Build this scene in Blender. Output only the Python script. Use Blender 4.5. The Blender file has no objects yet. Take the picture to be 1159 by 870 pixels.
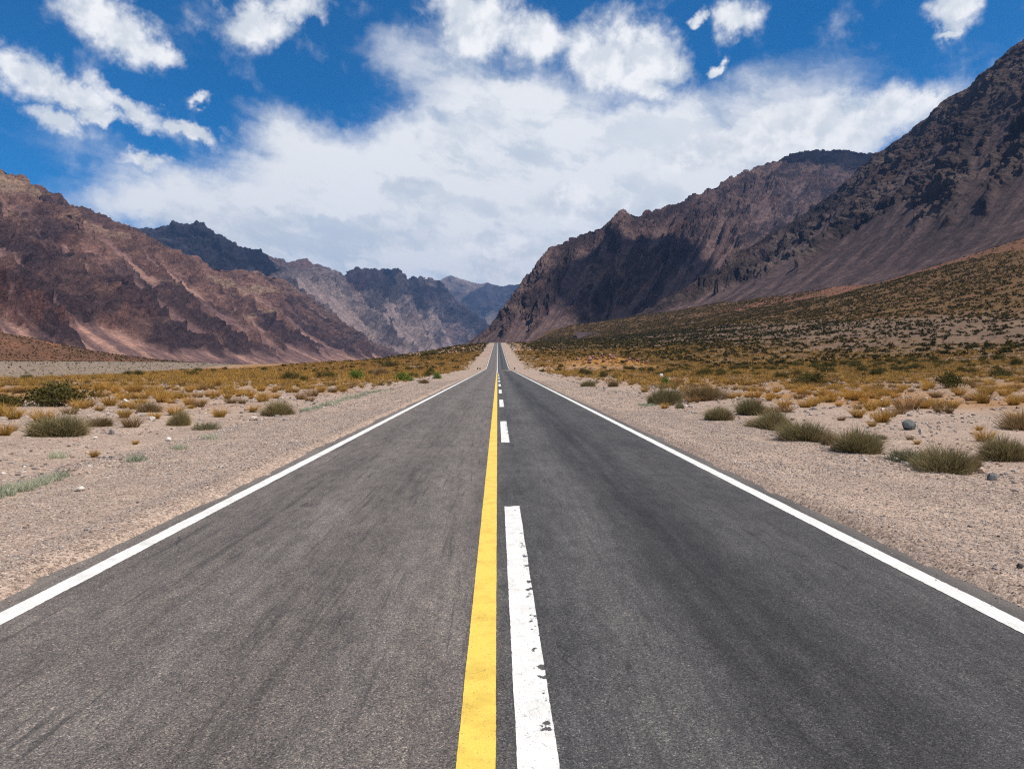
import bpy, math, random
import numpy as np
from mathutils import Vector

random.seed(7)
RNG = np.random.default_rng(11)
SC = bpy.context.scene
COL = SC.collection
R = math.radians

# ------------------------------------------------------------------ camera, sun, exposure
F_PX, VX, VY, CAM_H = 804.0, 563.0, 411.0, 1.7      # focal length and vanishing point of the photo in its 1159 x 870 pixels
cam = bpy.data.cameras.new('camera')
cam.sensor_width = 36.0
cam.lens = 36.0 * F_PX / 1159.0
cam.shift_x = (579.5 - VX) / 1159.0
cam.shift_y = -(435.0 - VY) / 1159.0
cam.clip_start = 0.05
cam.clip_end = 60000
cam_ob = bpy.data.objects.new('camera', cam)
COL.objects.link(cam_ob)
cam_ob.location = (0, 0, CAM_H)
cam_ob.rotation_euler = (R(90), 0, 0)
SC.camera = cam_ob

SUN_EL, SUN_AZ = R(58), R(116)                      # azimuth clockwise from +Y (the way the road runs)
SUN_DIR = np.array([math.cos(SUN_EL) * math.sin(SUN_AZ), math.cos(SUN_EL) * math.cos(SUN_AZ), math.sin(SUN_EL)])
sun = bpy.data.lights.new('sun', 'SUN')
sun.energy = 5.0
sun.angle = R(0.5)
sun.color = (1.0, 0.915, 0.79)
sun_ob = bpy.data.objects.new('sun', sun)
COL.objects.link(sun_ob)
sun_ob.rotation_euler = Vector(SUN_DIR).to_track_quat('Z', 'Y').to_euler()

SC.view_settings.view_transform = 'Standard'
SC.view_settings.look = 'None'
SC.view_settings.exposure = 0.17
SC.view_settings.gamma = 1.0
SC.view_settings.use_curve_mapping = False
SC.cycles.max_bounces = 5
SC.cycles.diffuse_bounces = 2
SC.cycles.glossy_bounces = 1
SC.cycles.transmission_bounces = 2
SC.cycles.transparent_max_bounces = 4
SC.cycles.volume_bounces = 0
SC.cycles.use_denoising = False
SC.cycles.pixel_filter_type = 'BLACKMAN_HARRIS'
SC.cycles.filter_width = 1.2
SC.cycles.sample_clamp_indirect = 4.0


# ------------------------------------------------------------------ node helper
class NT:
    def __init__(s, tree):
        s.t = tree

    def n(s, kind, **kw):
        nd = s.t.nodes.new(kind)
        for k, v in kw.items():
            setattr(nd, k, v)
        return nd

    def put(s, sock, v):
        if isinstance(v, bpy.types.NodeSocket):
            s.t.links.new(v, sock)
        elif v is not None:
            if sock.type == 'RGBA' and len(v) == 3:
                v = (*v, 1)
            sock.default_value = v

    def m(s, op, a, b=None, c=None, clamp=False):
        nd = s.n('ShaderNodeMath', operation=op, use_clamp=clamp)
        for i, v in enumerate((a, b, c)):
            if v is not None:
                s.put(nd.inputs[i], v)
        return nd.outputs[0]

    def vm(s, op, a, b=None, out=0):
        nd = s.n('ShaderNodeVectorMath', operation=op)
        s.put(nd.inputs[0], a)
        if b is not None:
            s.put(nd.inputs[1], b)
        return nd.outputs[out]

    def scale(s, v, f):
        nd = s.n('ShaderNodeVectorMath', operation='SCALE')
        s.put(nd.inputs[0], v)
        s.put(nd.inputs['Scale'], f)
        return nd.outputs[0]

    def xyz(s, x, y, z):
        nd = s.n('ShaderNodeCombineXYZ')
        for i, v in enumerate((x, y, z)):
            s.put(nd.inputs[i], v)
        return nd.outputs[0]

    def sep(s, v):
        nd = s.n('ShaderNodeSeparateXYZ')
        s.put(nd.inputs[0], v)
        return nd.outputs

    def rng(s, v, a, b, c=0.0, d=1.0, smooth=True):
        nd = s.n('ShaderNodeMapRange', interpolation_type='SMOOTHSTEP' if smooth else 'LINEAR', clamp=True)
        for i, x in enumerate((v, a, b, c, d)):
            s.put(nd.inputs[i], x)
        return nd.outputs[0]

    def noise(s, vec, scale, detail=4, rough=0.55, dist=0.0, out='Fac', lac=2.0):
        nd = s.n('ShaderNodeTexNoise')
        s.put(nd.inputs['Vector'], vec)
        s.put(nd.inputs['Scale'], scale)
        s.put(nd.inputs['Detail'], detail)
        s.put(nd.inputs['Roughness'], rough)
        s.put(nd.inputs['Lacunarity'], lac)
        s.put(nd.inputs['Distortion'], dist)
        return nd.outputs[out]

    def vor(s, vec, scale, out='Color', feature='F1', rand=1.0):
        nd = s.n('ShaderNodeTexVoronoi', feature=feature)
        s.put(nd.inputs['Vector'], vec)
        s.put(nd.inputs['Scale'], scale)
        s.put(nd.inputs['Randomness'], rand)
        return nd.outputs[out]

    def mix(s, f, a, b, mode='MIX'):
        nd = s.n('ShaderNodeMix', data_type='RGBA', blend_type=mode)
        s.put(nd.inputs[0], f)
        s.put(nd.inputs[6], a)
        s.put(nd.inputs[7], b)
        return nd.outputs[2]

    def ramp(s, v, stops, interp='LINEAR'):
        nd = s.n('ShaderNodeValToRGB')
        cr = nd.color_ramp
        cr.interpolation = interp
        while len(cr.elements) < len(stops):
            cr.elements.new(0.5)
        for e, (p, c) in zip(cr.elements, stops):
            e.position = p
            e.color = (*c, 1)
        s.put(nd.inputs[0], v)
        return nd.outputs[0]

    def attr(s, name, out='Fac'):
        nd = s.n('ShaderNodeAttribute', attribute_name=name)
        return nd.outputs[out]

    def bump(s, h, strength=0.5, dist=0.02, normal=None):
        nd = s.n('ShaderNodeBump')
        s.put(nd.inputs['Height'], h)
        nd.inputs['Strength'].default_value = strength
        nd.inputs['Distance'].default_value = dist
        if normal is not None:
            s.put(nd.inputs['Normal'], normal)
        return nd.outputs[0]


def material(name):
    m = bpy.data.materials.new(name)
    m.use_nodes = True
    m.node_tree.nodes.clear()
    t = NT(m.node_tree)
    out = t.n('ShaderNodeOutputMaterial')
    return m, t, out


def principled(t, out, color, rough=0.9, normal=None, spec=0.25):
    b = t.n('ShaderNodeBsdfPrincipled')
    t.put(b.inputs['Base Color'], color)
    t.put(b.inputs['Roughness'], rough)
    b.inputs['Specular IOR Level'].default_value = spec
    if normal is not None:
        t.put(b.inputs['Normal'], normal)
    t.t.links.new(b.outputs[0], out.inputs['Surface'])
    return b


# ------------------------------------------------------------------ world: sky with clouds
def pix_dir(px, py):
    """azimuth and elevation (times the focal length) of a direction seen at a photo pixel"""
    a = math.atan2(px - VX, F_PX)
    e = math.atan2((VY - py) * math.cos(a), F_PX)
    return a * F_PX, e * F_PX


W = bpy.data.worlds.new('World')
SC.world = W
W.use_nodes = True
W.cycles.sampling_method = 'MANUAL'
W.cycles.sample_map_resolution = 256
W.node_tree.nodes.clear()
wt = NT(W.node_tree)
w_out = wt.n('ShaderNodeOutputWorld')
sky = wt.n('ShaderNodeTexSky', sky_type='NISHITA')
sky.sun_disc = False
sky.sun_elevation = SUN_EL
sky.sun_rotation = SUN_AZ
sky.altitude = 2600
sky.air_density = 1.0
sky.dust_density = 0.3
sky.ozone_density = 3.0
direc = wt.n('ShaderNodeTexCoord').outputs['Generated']
dx, dy, dz = wt.sep(wt.vm('NORMALIZE', direc))
az = wt.m('MULTIPLY', wt.m('ARCTAN2', dx, dy), F_PX)
el = wt.m('MULTIPLY', wt.m('ARCSINE', dz), F_PX)
uv = wt.xyz(az, el, 0.0)
wn = wt.noise(uv, 0.012, 5, 0.6, out='Color')
warp = wt.scale(wt.vm('SUBTRACT', wn, (0.5, 0.5, 0.5)), 70.0)
wn2 = wt.noise(uv, 0.05, 4, 0.6, out='Color')
warp2 = wt.scale(wt.vm('SUBTRACT', wn2, (0.5, 0.5, 0.5)), 26.0)
uvw = wt.vm('MULTIPLY', wt.vm('ADD', wt.vm('ADD', uv, warp), warp2), (1.0, 1.0, 0.0))


def blob(vec, px, py, rx, ry, rot=0.0, inner=0.15, k=1.0):
    u, v = pix_dir(px, py)
    mp = wt.n('ShaderNodeMapping', vector_type='TEXTURE')
    wt.put(mp.inputs['Vector'], vec)
    mp.inputs['Location'].default_value = (u, v, 0)
    mp.inputs['Rotation'].default_value = (0, 0, R(rot))
    mp.inputs['Scale'].default_value = (rx, ry, 1)
    d = wt.vm('LENGTH', mp.outputs[0], out=1)
    return wt.rng(d, inner, 1.0, k, 0.0)


def union(vals):
    r = vals[0]
    for v in vals[1:]:
        r = wt.m('MAXIMUM', r, v)
    return r


def addup(vals):
    r = vals[0]
    for v in vals[1:]:
        r = wt.m('ADD', r, v)
    return r


SHEET = [(330, 235, 230, 90, -4, .1, .85), (420, 200, 190, 90, 8, .2, .9), (600, 215, 260, 110, 6, .3, 1.0), (800, 190, 240, 75, 8, .2, 1.0),
         (560, 300, 330, 90, 0, .3, 1.0), (760, 240, 280, 80, 10, .2, .8), (500, 110, 100, 120, 0, .0, .62), (650, 150, 190, 70, 5, .1, .62), (600, 100, 150, 70, 0, .0, .4),
         (940, 155, 190, 45, 6, .2, .9), (880, 100, 140, 65, 0, .0, .55), (150, 222, 190, 46, 0, .0, .5), (230, 255, 200, 45, -6, .0, .55), (60, 175, 120, 35, 5, .0, .25),
         (450, 45, 60, 70, 60, .0, .38), (760, 130, 110, 40, 20, .0, .5), (330, 150, 90, 50, 0, .0, .45), (1100, 300, 500, 120, 0, .2, .8),
         (-100, 330, 380, 90, 0, .2, .35), (570, 120, 130, 50, 10, .0, .35)]
PUFF = [(540, 35, 75, 62, 0), (610, 45, 80, 55, -15), (680, 62, 100, 62, -10), (735, 60, 62, 52, 0), (520, 10, 70, 40, 0), (720, 95, 50, 28, 0),
        (140, 26, 96, 36, -20), (185, 48, 46, 24, -15), (288, 22, 68, 36, 12), (330, 0, 60, 24, 0), (20, 75, 62, 34, -20), (80, 98, 80, 22, -16),
        (150, 118, 80, 20, -22), (210, 143, 50, 14, -22), (165, 178, 44, 14, -4), (55, 125, 32, 20, 0), (835, 20, 48, 28, -6), (790, 15, 22, 14, 0),
        (808, 66, 17, 11, 0), (1072, 14, 44, 34, 20), (1066, 42, 24, 10, 15), (900, 150, 110, 34, 4), (990, 140, 80, 36, 6), (840, 165, 110, 36, 0),
        (1035, 128, 36, 20, 0), (800, 175, 90, 30, 10), (575, 282, 110, 26, 0), (660, 225, 120, 34, 0), (230, 110, 18, 12, 0), (118, 126, 40, 14, 0),
        (570, 312, 90, 20, 0), (1048, 118, 18, 12, 0)]
sheet = wt.m('MINIMUM', addup([blob(uvw, *b) for b in SHEET]), 1.25)
puff = union([blob(uvw, *b, 0.0, 1.0) for b in PUFF])
lay = wt.vm('ADD', wt.xyz(wt.m('MULTIPLY', az, 0.42), wt.m('ADD', el, wt.m('MULTIPLY', az, 0.20)), 0.0), wt.scale(warp2, 0.6))
f1 = wt.noise(lay, 0.013, 9, 0.57, 0.2)
f1b = wt.noise(wt.vm('ADD', lay, (13.0, -16.0, 0.0)), 0.013, 9, 0.57, 0.2)
f2 = wt.noise(uv, 0.020, 9, 0.60, 0.15)
f2b = wt.noise(wt.vm('ADD', uv, (9.0, -14.0, 0.0)), 0.020, 9, 0.60, 0.15)
a_sheet = wt.rng(wt.m('ADD', sheet, wt.m('MULTIPLY', wt.m('SUBTRACT', f1, 0.5), 1.7)), 0.12, 1.12)
a_puff = wt.rng(wt.m('ADD', puff, wt.m('MULTIPLY', wt.m('SUBTRACT', f2, 0.5), 1.5)), 0.06, 0.86)
sh1 = wt.rng(wt.m('SUBTRACT', f1b, f1), -0.10, 0.10)          # self-shading of the clouds put into their colour as grey
sh2 = wt.rng(wt.m('SUBTRACT', f2b, f2), -0.12, 0.12)
thick = wt.noise(uv, 0.006, 4, 0.5)
c_sheet = wt.mix(wt.rng(wt.m('ADD', wt.m('MULTIPLY', sh1, 0.5), thick), 0.60, 1.2), (9.9, 10.0, 10.0), (6.6, 7.3, 8.0))
c_puff = wt.mix(wt.m('MULTIPLY', sh2, 0.8), (10.4, 10.4, 10.4), (6.8, 7.4, 8.0))
blue = wt.mix(1.0, sky.outputs[0], (0.34, 0.92, 1.26), 'MULTIPLY')
hs = wt.n('ShaderNodeHueSaturation')
hs.inputs['Saturation'].default_value = 1.15
wt.put(hs.inputs['Color'], blue)
skyc = wt.mix(wt.m('MULTIPLY', a_sheet, 0.95), hs.outputs[0], c_sheet)
skyc = wt.mix(a_puff, skyc, c_puff)
# grey cloud patches added overhead and behind, to make the fill light less blue
rest = wt.m('MULTIPLY', wt.rng(wt.noise(direc, 2.6, 6, 0.6, 0.3), 0.44, 0.60), wt.rng(wt.m('SUBTRACT', dy, wt.m('MULTIPLY', dz, 0.9)), 0.25, 0.02))
skyc = wt.mix(wt.m('MULTIPLY', rest, 0.9), skyc, (3.4, 3.5, 3.6))
bg = wt.n('ShaderNodeBackground')
wt.put(bg.inputs['Color'], skyc)
bg.inputs['Strength'].default_value = 0.088
W.node_tree.links.new(bg.outputs[0], w_out.inputs['Surface'])


# ------------------------------------------------------------------ numpy noise and mesh helpers
def _hash2(i, j, seed):
    h = (i.astype(np.int64) * 374761393 + j.astype(np.int64) * 668265263 + seed * 974634773) & 0xFFFFFFFF
    h = ((h ^ (h >> 13)) * 1274126177) & 0xFFFFFFFF
    h = ((h ^ (h >> 16)) * 2246822519) & 0xFFFFFFFF
    return (h ^ (h >> 15)) & 0xFFFF


_ANG = np.arange(65536) * (2 * np.pi / 65536)
_CA, _SA = np.cos(_ANG), np.sin(_ANG)


def perlin(x, y, seed=0):
    """2D gradient noise, about -1..1"""
    x0, y0 = np.floor(x), np.floor(y)
    fx, fy = x - x0, y - y0
    i, j = x0.astype(np.int64), y0.astype(np.int64)
    u = fx * fx * fx * (fx * (fx * 6 - 15) + 10)
    v = fy * fy * fy * (fy * (fy * 6 - 15) + 10)

    def g(di, dj):
        h = _hash2(i + di, j + dj, seed)
        return _CA[h] * (fx - di) + _SA[h] * (fy - dj)
    a = g(0, 0) * (1 - u) + g(1, 0) * u
    b = g(0, 1) * (1 - u) + g(1, 1) * u
    return (a * (1 - v) + b * v) * 1.5


def fbm(x, y, oct=5, seed=0, gain=0.5, lac=2.03):
    r, a, n = 0, 1.0, 0
    for k in range(oct):
        r = r + a * perlin(x, y, seed + k * 17)
        n += a
        a *= gain
        x, y = x * lac + 5.3, y * lac - 3.1
    return r / n


def sstep(a, b, x):
    t = np.clip((x - a) / (b - a), 0, 1)
    return t * t * (3 - 2 * t)


def mesh_np(name, verts, faces, mat, smooth=False, attrs=None, parent=None, loc=None, mesh_only=False):
    """verts (n,3); faces: list of (m,k) index arrays, linked as ONE mesh object"""
    me = bpy.data.meshes.new(name)
    verts = np.asarray(verts, dtype=np.float32)
    faces = [np.asarray(f, dtype=np.int32) for f in (faces if isinstance(faces, list) else [faces]) if len(f)]
    nl = sum(f.size for f in faces)
    nf = sum(len(f) for f in faces)
    me.vertices.add(len(verts))
    me.vertices.foreach_set('co', verts.ravel())
    me.loops.add(nl)
    me.loops.foreach_set('vertex_index', np.concatenate([f.ravel() for f in faces]))
    me.polygons.add(nf)
    tot = np.concatenate([np.full(len(f), f.shape[1], np.int32) for f in faces])
    start = np.concatenate([[0], np.cumsum(tot)[:-1]]).astype(np.int32)
    me.polygons.foreach_set('loop_start', start)
    me.polygons.foreach_set('loop_total', tot)
    me.polygons.foreach_set('use_smooth', np.full(nf, smooth, dtype=bool))
    for k, v in (attrs or {}).items():
        v = np.asarray(v, dtype=np.float32)
        if v.ndim == 2:
            a = me.attributes.new(k, 'FLOAT_COLOR', 'POINT')
            if v.shape[1] == 3:
                v = np.concatenate([v, np.ones((len(v), 1), np.float32)], 1)
            a.data.foreach_set('color', v.ravel())
        else:
            a = me.attributes.new(k, 'FLOAT', 'POINT')
            a.data.foreach_set('value', v)
    me.update(calc_edges=True)
    me.validate()
    if mat:
        me.materials.append(mat)
    if mesh_only:
        return me
    return link(name, me, parent, loc)


def link(name, me, parent=None, loc=None):
    ob = bpy.data.objects.new(name, me)
    COL.objects.link(ob)
    if parent is not None:
        ob.parent = parent
    if loc is not None:
        ob.location = loc
    return ob


def grid_faces(nu, nv):
    """quads of a (nu, nv) vertex grid stored u-major"""
    a = (np.arange(nu - 1)[:, None] * nv + np.arange(nv - 1)[None, :]).ravel()
    return np.stack([a, a + nv, a + nv + 1, a + 1], 1)


def tag(o, label=None, cat=None, group=None, kind=None):
    if label:
        o['label'] = label
    if cat:
        o['category'] = cat
    if group:
        o['group'] = group
    if kind:
        o['kind'] = kind
    return o


def empty(name, loc, rz=0.0):
    e = bpy.data.objects.new(name, None)
    COL.objects.link(e)
    e.location = loc
    e.rotation_euler = (0, 0, rz)
    e.empty_display_size = 0.2
    return e


# ------------------------------------------------------------------ shape of the land
_py = np.arange(-300, 20000, 1.0)
_slope = 0.0435 * sstep(188, 236, _py) - 0.033 * sstep(725, 790, _py) - 0.006 * sstep(1500, 2500, _py)
_prof = np.cumsum(_slope)
_prof -= np.interp(0, _py, _prof)


def road_z(y):
    return np.interp(y, _py, _prof)


CONTACT_Y = [-300, 300, 450, 560, 650, 800, 950, 1100, 1200, 1400, 1700]
CONTACT_X = [530, 522, 511, 500, 482, 435, 373, 265, 204, 90, 45]
CONTACT_Z = [104, 106, 109, 113, 115, 94, 86, 70, 62, 54, 52]
EDGE_Y = [-300, 60, 75, 100, 200, 340, 400, 450, 600, 760, 1000]
EDGE_X = [-62, -55, -53, -56, -85, -112, -95, -72, -52, -42, -40]
MOUND = (24.0, 168.0)


def fan_fraction(x, y):
    xc = np.interp(y, CONTACT_Y, CONTACT_X)
    return np.clip(x - 7, 0, None) / (xc - 7)


def ground_z(x, y, fine=True):
    x = np.asarray(x, float)
    y = np.asarray(y, float)
    p = road_z(y)
    ax = np.abs(x)
    # right: alluvial fan up to the foot of the mountains
    zc = np.interp(y, CONTACT_Y, CONTACT_Z)
    f = fan_fraction(x, y)
    rise = (zc - p) * np.where(f < 1, f * f, 1 + 1.7 * np.clip(f - 1, 0, 0.5))
    z = p + np.where(x > 7, rise, 0)
    und = fbm(x / 42, y / 55, 3, 3)
    z += sstep(25, 120, x) * und * (1.2 + 2.0 * f) * sstep(0.98, 0.6, f)
    # left: plateau, terrace edge, river bed, far bank, fan of the left mountain
    t = np.clip(-x - 7, 0, None)
    zl = p - 0.08 * sstep(200, 450, y) * t
    xe = np.interp(y, EDGE_Y, EDGE_X) + 5 * perlin(y / 31, y * 0 + 0.3, 5)
    bed = -9 + 0.003 * np.clip(y, 0, None)
    e = sstep(0, 16, xe - x)
    zl = zl * (1 - e) + np.minimum(bed, zl) * e
    xb = -280 - 22 * sstep(450, 1000, y) + 3 * perlin(y / 40, y * 0 + 7.7, 9)
    top = 2.9 - 7 * sstep(600, 1150, y)
    b = sstep(0, 26, xb + 26 - x)
    zl = zl * (1 - b) + np.maximum(top, bed) * b
    cone = 0.27 * np.clip(xb - 14 - x, 0, None) * (1 - sstep(470, 900, y)) ** 1.4
    zl += np.minimum(cone, 90) * (1 + 0.12 * perlin(x / 60, y / 40, 12))
    z = np.where(x < -7, zl, z)
    # a low rocky mound beside the road
    dm = np.hypot((x - MOUND[0]) / 15, (y - MOUND[1]) / 11)
    z += 3.4 * np.exp(-dm * dm * 1.6)
    # shoulders and the bed of the road
    sh = sstep(3.5, 7.5, ax) * sstep(11, 8, ax) * sstep(400, 200, y)
    z -= 0.10 * sh
    if fine:
        off = sstep(7.5, 13, ax)
        z += off * (0.16 * fbm(x / 5.5, y / 5.5, 3, 21) + 0.035 * fbm(x / 0.9, y / 0.9, 2, 31))
        sho = sstep(3.45, 4.2, ax) * (1 - off)
        z += sho * (0.016 * fbm(x / 1.3, y / 3.2, 3, 41) + 0.003 * fbm(x / 0.25, y / 0.25, 2, 51))
        # edge of the berm the grader left
        berm = np.exp(-((ax - 6.9 - 0.3 * perlin(y / 5, x * 0, 61)) / 0.35) ** 2)
        z += 0.07 * berm * (0.6 + 0.4 * perlin(y / 2.3, np.sign(x), 62)) * sstep(400, 150, y)
    z += 0.05 * np.exp(-((ax - 3.88) / 0.30) ** 2) * sstep(500, 200, y) + 0.02 * np.exp(-((ax - 3.88) / 0.30) ** 2)
    w = 0.08 * perlin(y / 1.1, np.sign(x) * 3 + 0.5, 71) + 0.06 * perlin(y / 0.27, np.sign(x) * 3 + 0.5, 72) + 0.09 * perlin(y / 6, np.sign(x) * 3 + 0.5, 73)
    z -= 0.075 * (1 - sstep(3.53 + w, 3.63 + w, ax - np.where(x > 0, 0.06, 0.0)))
    return z


def at_pixel(px, py):
    """the point of the ground seen at a photo pixel (march along the ray)"""
    ys = np.geomspace(2, 3000, 6000)
    xs = (px - VX) / F_PX * ys
    zs = CAM_H + (VY - py) / F_PX * ys
    g = ground_z(xs, ys, False)
    i = int(np.argmax(zs < g)) if (zs < g).any() else len(ys) - 1
    return float(xs[i]), float(ys[i])


def on_ground(x, y):
    return float(ground_z(np.array([x]), np.array([y]))[0])


# ------------------------------------------------------------------ ground
def axis_geo(start, end, step, growth):
    r = [start]
    s = step
    while r[-1] < end:
        r.append(r[-1] + s)
        s *= growth
    return r


right = axis_geo(0, 9, 0.12, 1.0)[1:]
right += axis_geo(right[-1], 7500, 0.12, 1.024)[1:]
left = [-v for v in reversed(axis_geo(0, 9, 0.12, 1.0)[1:])]
_l = axis_geo(9, 7500, 0.12, 1.022)[1:]
gx = np.array([-v for v in reversed(_l)] + left + [0.0] + right)
gy = np.array([-2500, -1200, -600, -300, -150, -80, -40, -20, -10, -5, -2, 0] + axis_geo(0.5, 13000, 0.10, 1.0125))
GX, GY = np.meshgrid(gx, gy, indexing='ij')
X, Y = GX.ravel(), GY.ravel()
Z = ground_z(X, Y)

f = fan_fraction(X, Y)
patch = fbm(X / 38, Y / 60, 4, 101)
patch2 = fbm(X / 11, Y / 16, 4, 111)
ax = np.abs(X)
# colour of the soil by place (albedo)
gravel = np.array([0.388, 0.342, 0.308])
pink = np.array([0.30, 0.165, 0.118])
ochre = np.array([0.33, 0.185, 0.055])
olive = np.array([0.085, 0.060, 0.020])
stony = np.array([0.158, 0.122, 0.100])
river = np.array([0.225, 0.208, 0.190])
redearth = np.array([0.20, 0.092, 0.076])
cbrown = np.array([0.135, 0.075, 0.055])


def lay_over(base, col, k):
    return base * (1 - k[:, None]) + col * k[:, None]


C = np.tile(gravel, (len(X), 1))
C = lay_over(C, pink, 0.35 * sstep(0.0, 0.5, patch2) * sstep(7, 10, ax))
on_r = X > 0
veg_r = sstep(9, 17, X + 5 * patch2) * sstep(20, 42, Y + 0.5 * X + 14 * patch2)
C = lay_over(C, ochre, np.where(on_r, veg_r * (0.30 + 0.5 * sstep(-0.2, 0.3, patch2)), 0))
C = lay_over(C, stony * 1.1, np.where(on_r, 0.8 * sstep(0.03, 0.09, f + 0.03 * patch) * (Y > 45), 0))
band_dark = sstep(0.03, 0.07, f + 0.03 * patch) * sstep(0.26, 0.19, f + 0.05 * patch) * (Y > 60)
C = lay_over(C, olive * 2.0, np.where(on_r, 0.55 * band_dark * sstep(-0.3, 0.2, patch), 0))
band_stone = sstep(0.17, 0.24, f + 0.05 * patch) * sstep(0.47, 0.41, f + 0.05 * patch)
C = lay_over(C, stony, np.where(on_r, 0.9 * band_stone * sstep(-0.45, 0.1, patch + 0.6 * patch2), 0))
band_up = sstep(0.41, 0.47, f + 0.05 * patch)
C = lay_over(C, np.array([0.125, 0.078, 0.034]), np.where(on_r, 0.92 * band_up, 0))
C = lay_over(C, redearth, np.where(on_r, band_up * 0.6 * sstep(0.15, 0.5, patch2 + 0.3 * patch), 0))
C = lay_over(C, redearth * 1.12, np.where(on_r, 0.9 * sstep(0.87, 0.93, f + 0.06 * patch2 + 0.08 * patch) * sstep(1120, 900, Y) * sstep(-0.35, 0.1, fbm(X / 25, Y / 30, 4, 141)), 0))
# left
on_l = X < 0
XE = np.interp(Y, EDGE_Y, EDGE_X)
veg_l = sstep(-9, -15, X - 4 * patch2) * sstep(24, 46, Y + 0.2 * ax + 10 * patch2)
C = lay_over(C, ochre, np.where(on_l, veg_l * (0.35 + 0.5 * sstep(-0.25, 0.25, patch2)), 0))
C = lay_over(C, pink, np.where(on_l & (Y > 300), 0.6 * sstep(0.0, 0.4, patch2), 0))
past = sstep(0, 10, XE - X)
C = lay_over(C, river * (1 + 0.15 * patch2[:, None]), np.where(on_l, past, 0))
XB = -280 - 22 * sstep(450, 1000, Y)
far_fan = sstep(-1, -6, X - XB + 3) * on_l
C = lay_over(C, cbrown, far_fan)
streak = fbm((X + 0.55 * Y) / 16, (Y - 0.3 * X) / 160, 3, 131)
C = lay_over(C, np.array([0.36, 0.165, 0.11]), far_fan * 0.8 * sstep(0.12, 0.4, streak))
mound_d = np.hypot((X - MOUND[0]) / 15, (Y - MOUND[1]) / 11)
C = lay_over(C, ochre * 1.05, 0.8 * sstep(1.25, 0.6, mound_d))
near_gravel = sstep(9.5, 7.2, ax) * np.ones_like(Y)
dots = np.clip(sstep(25, 60, Y) * sstep(8, 20, ax), 0, 1)

m_ground, t, out = material('stony_soil')
gp = t.n('ShaderNodeNewGeometry').outputs['Position']
col = t.attr('soil', 'Color')
v1 = t.vor(gp, 95)
v2 = t.vor(gp, 34)
v3 = t.vor(gp, 5.2)
stone_ramp = [(0.0, (0.05, 0.042, 0.04)), (0.22, (0.27, 0.23, 0.205)), (0.5, (0.56, 0.50, 0.46)), (0.8, (0.74, 0.66, 0.60)), (1.0, (1.0, 0.93, 0.88))]
s1 = t.ramp(t.sep(v1)[0], stone_ramp)
s2 = t.ramp(t.sep(v2)[1], stone_ramp)
mx = t.mix(0.45, s1, s2)
big = t.noise(gp, 0.55, 5, 0.65)
mid = t.noise(gp, 3.0, 4, 0.6)
c1 = t.mix(1.0, col, t.scale(mx, 1.85), 'MULTIPLY')
c1 = t.mix(1.0, c1, t.ramp(big, [(0.25, (0.80, 0.78, 0.78)), (0.75, (1.16, 1.12, 1.08))]), 'MULTIPLY')
c1 = t.mix(1.0, c1, t.ramp(mid, [(0.3, (0.86, 0.86, 0.87)), (0.7, (1.1, 1.1, 1.08))]), 'MULTIPLY')
# small far plants and stones too small to model: darker and lighter specks with sizes of their own
sx, sy, sz_ = t.sep(gp)
pos2 = t.xyz(sx, sy, 0.0)
specks = t.noise(pos2, 0.42, 3, 0.7)
c1 = t.mix(t.m('MULTIPLY', t.rng(specks, 0.54, 0.62), t.m('MULTIPLY', t.attr('dots'), 0.75)), c1, (0.055, 0.042, 0.016))
specks2 = t.noise(t.vm('ADD', pos2, (40.0, 7.0, 0.0)), 0.7, 3, 0.7)
c1 = t.mix(t.m('MULTIPLY', t.rng(specks2, 0.56, 0.64), t.m('MULTIPLY', t.attr('dots'), 0.55)), c1, (0.36, 0.21, 0.055))
# faint wheel ruts along the shoulder
ruts = t.noise(t.xyz(t.m('MULTIPLY', sx, 2.2), t.m('MULTIPLY', sy, 0.06), 0.0), 1.0, 3, 0.6)
c1 = t.mix(t.m('MULTIPLY', t.rng(ruts, 0.5, 0.68), t.m('MULTIPLY', t.attr('shoulder'), 0.5)), c1, t.mix(1.0, c1, (0.70, 0.68, 0.68), 'MULTIPLY'))
e1 = t.vor(gp, 95, 'Distance')
e2 = t.vor(gp, 34, 'Distance')
hh = t.m('ADD', t.m('MULTIPLY', e1, -0.35), t.m('ADD', t.m('MULTIPLY', e2, -0.8), t.m('MULTIPLY', mid, 0.6)))
nb = t.bump(hh, 0.5, 0.014)
principled(t, out, c1, 0.95, nb, 0.15)
ground = mesh_np('ground', np.stack([X, Y, Z], 1), grid_faces(len(gx), len(gy)), m_ground, True,
                 {'soil': C, 'dots': dots, 'shoulder': near_gravel})
tag(ground, 'stony desert floor with gravel shoulders and ochre scrubland', None, None, 'structure')

# ------------------------------------------------------------------ road
def strip(name, x0, x1, y0, y1, dz, mat, nx=2, jit=0.0, seed=0, cap=0.0, thick=False):
    ys = [y0]
    while ys[-1] < y1:
        ys.append(min(y1, ys[-1] + (0.04 if jit and ys[-1] < 14 else 0.25 if ys[-1] < 40 else 2.0)))
    ys = np.array(ys)
    xs = np.linspace(x0, x1, nx)
    A, B = np.meshgrid(xs, ys, indexing='ij')
    if jit:
        for k, s in ((0, -1), (nx - 1, 1)):
            A[k] += jit * (0.6 * perlin(ys / 0.05, ys * 0 + k + seed, seed + 5) + 0.7 * perlin(ys / 0.6, ys * 0 + k + seed, seed + 6))
        for k in range(nx):
            B[k, -1] += cap * math.sin(1.7 * k + seed)
    Zs = road_z(B) + dz
    return mesh_np(name, np.stack([A.ravel(), B.ravel(), Zs.ravel()], 1), grid_faces(nx, len(ys)), mat, True)


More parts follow.
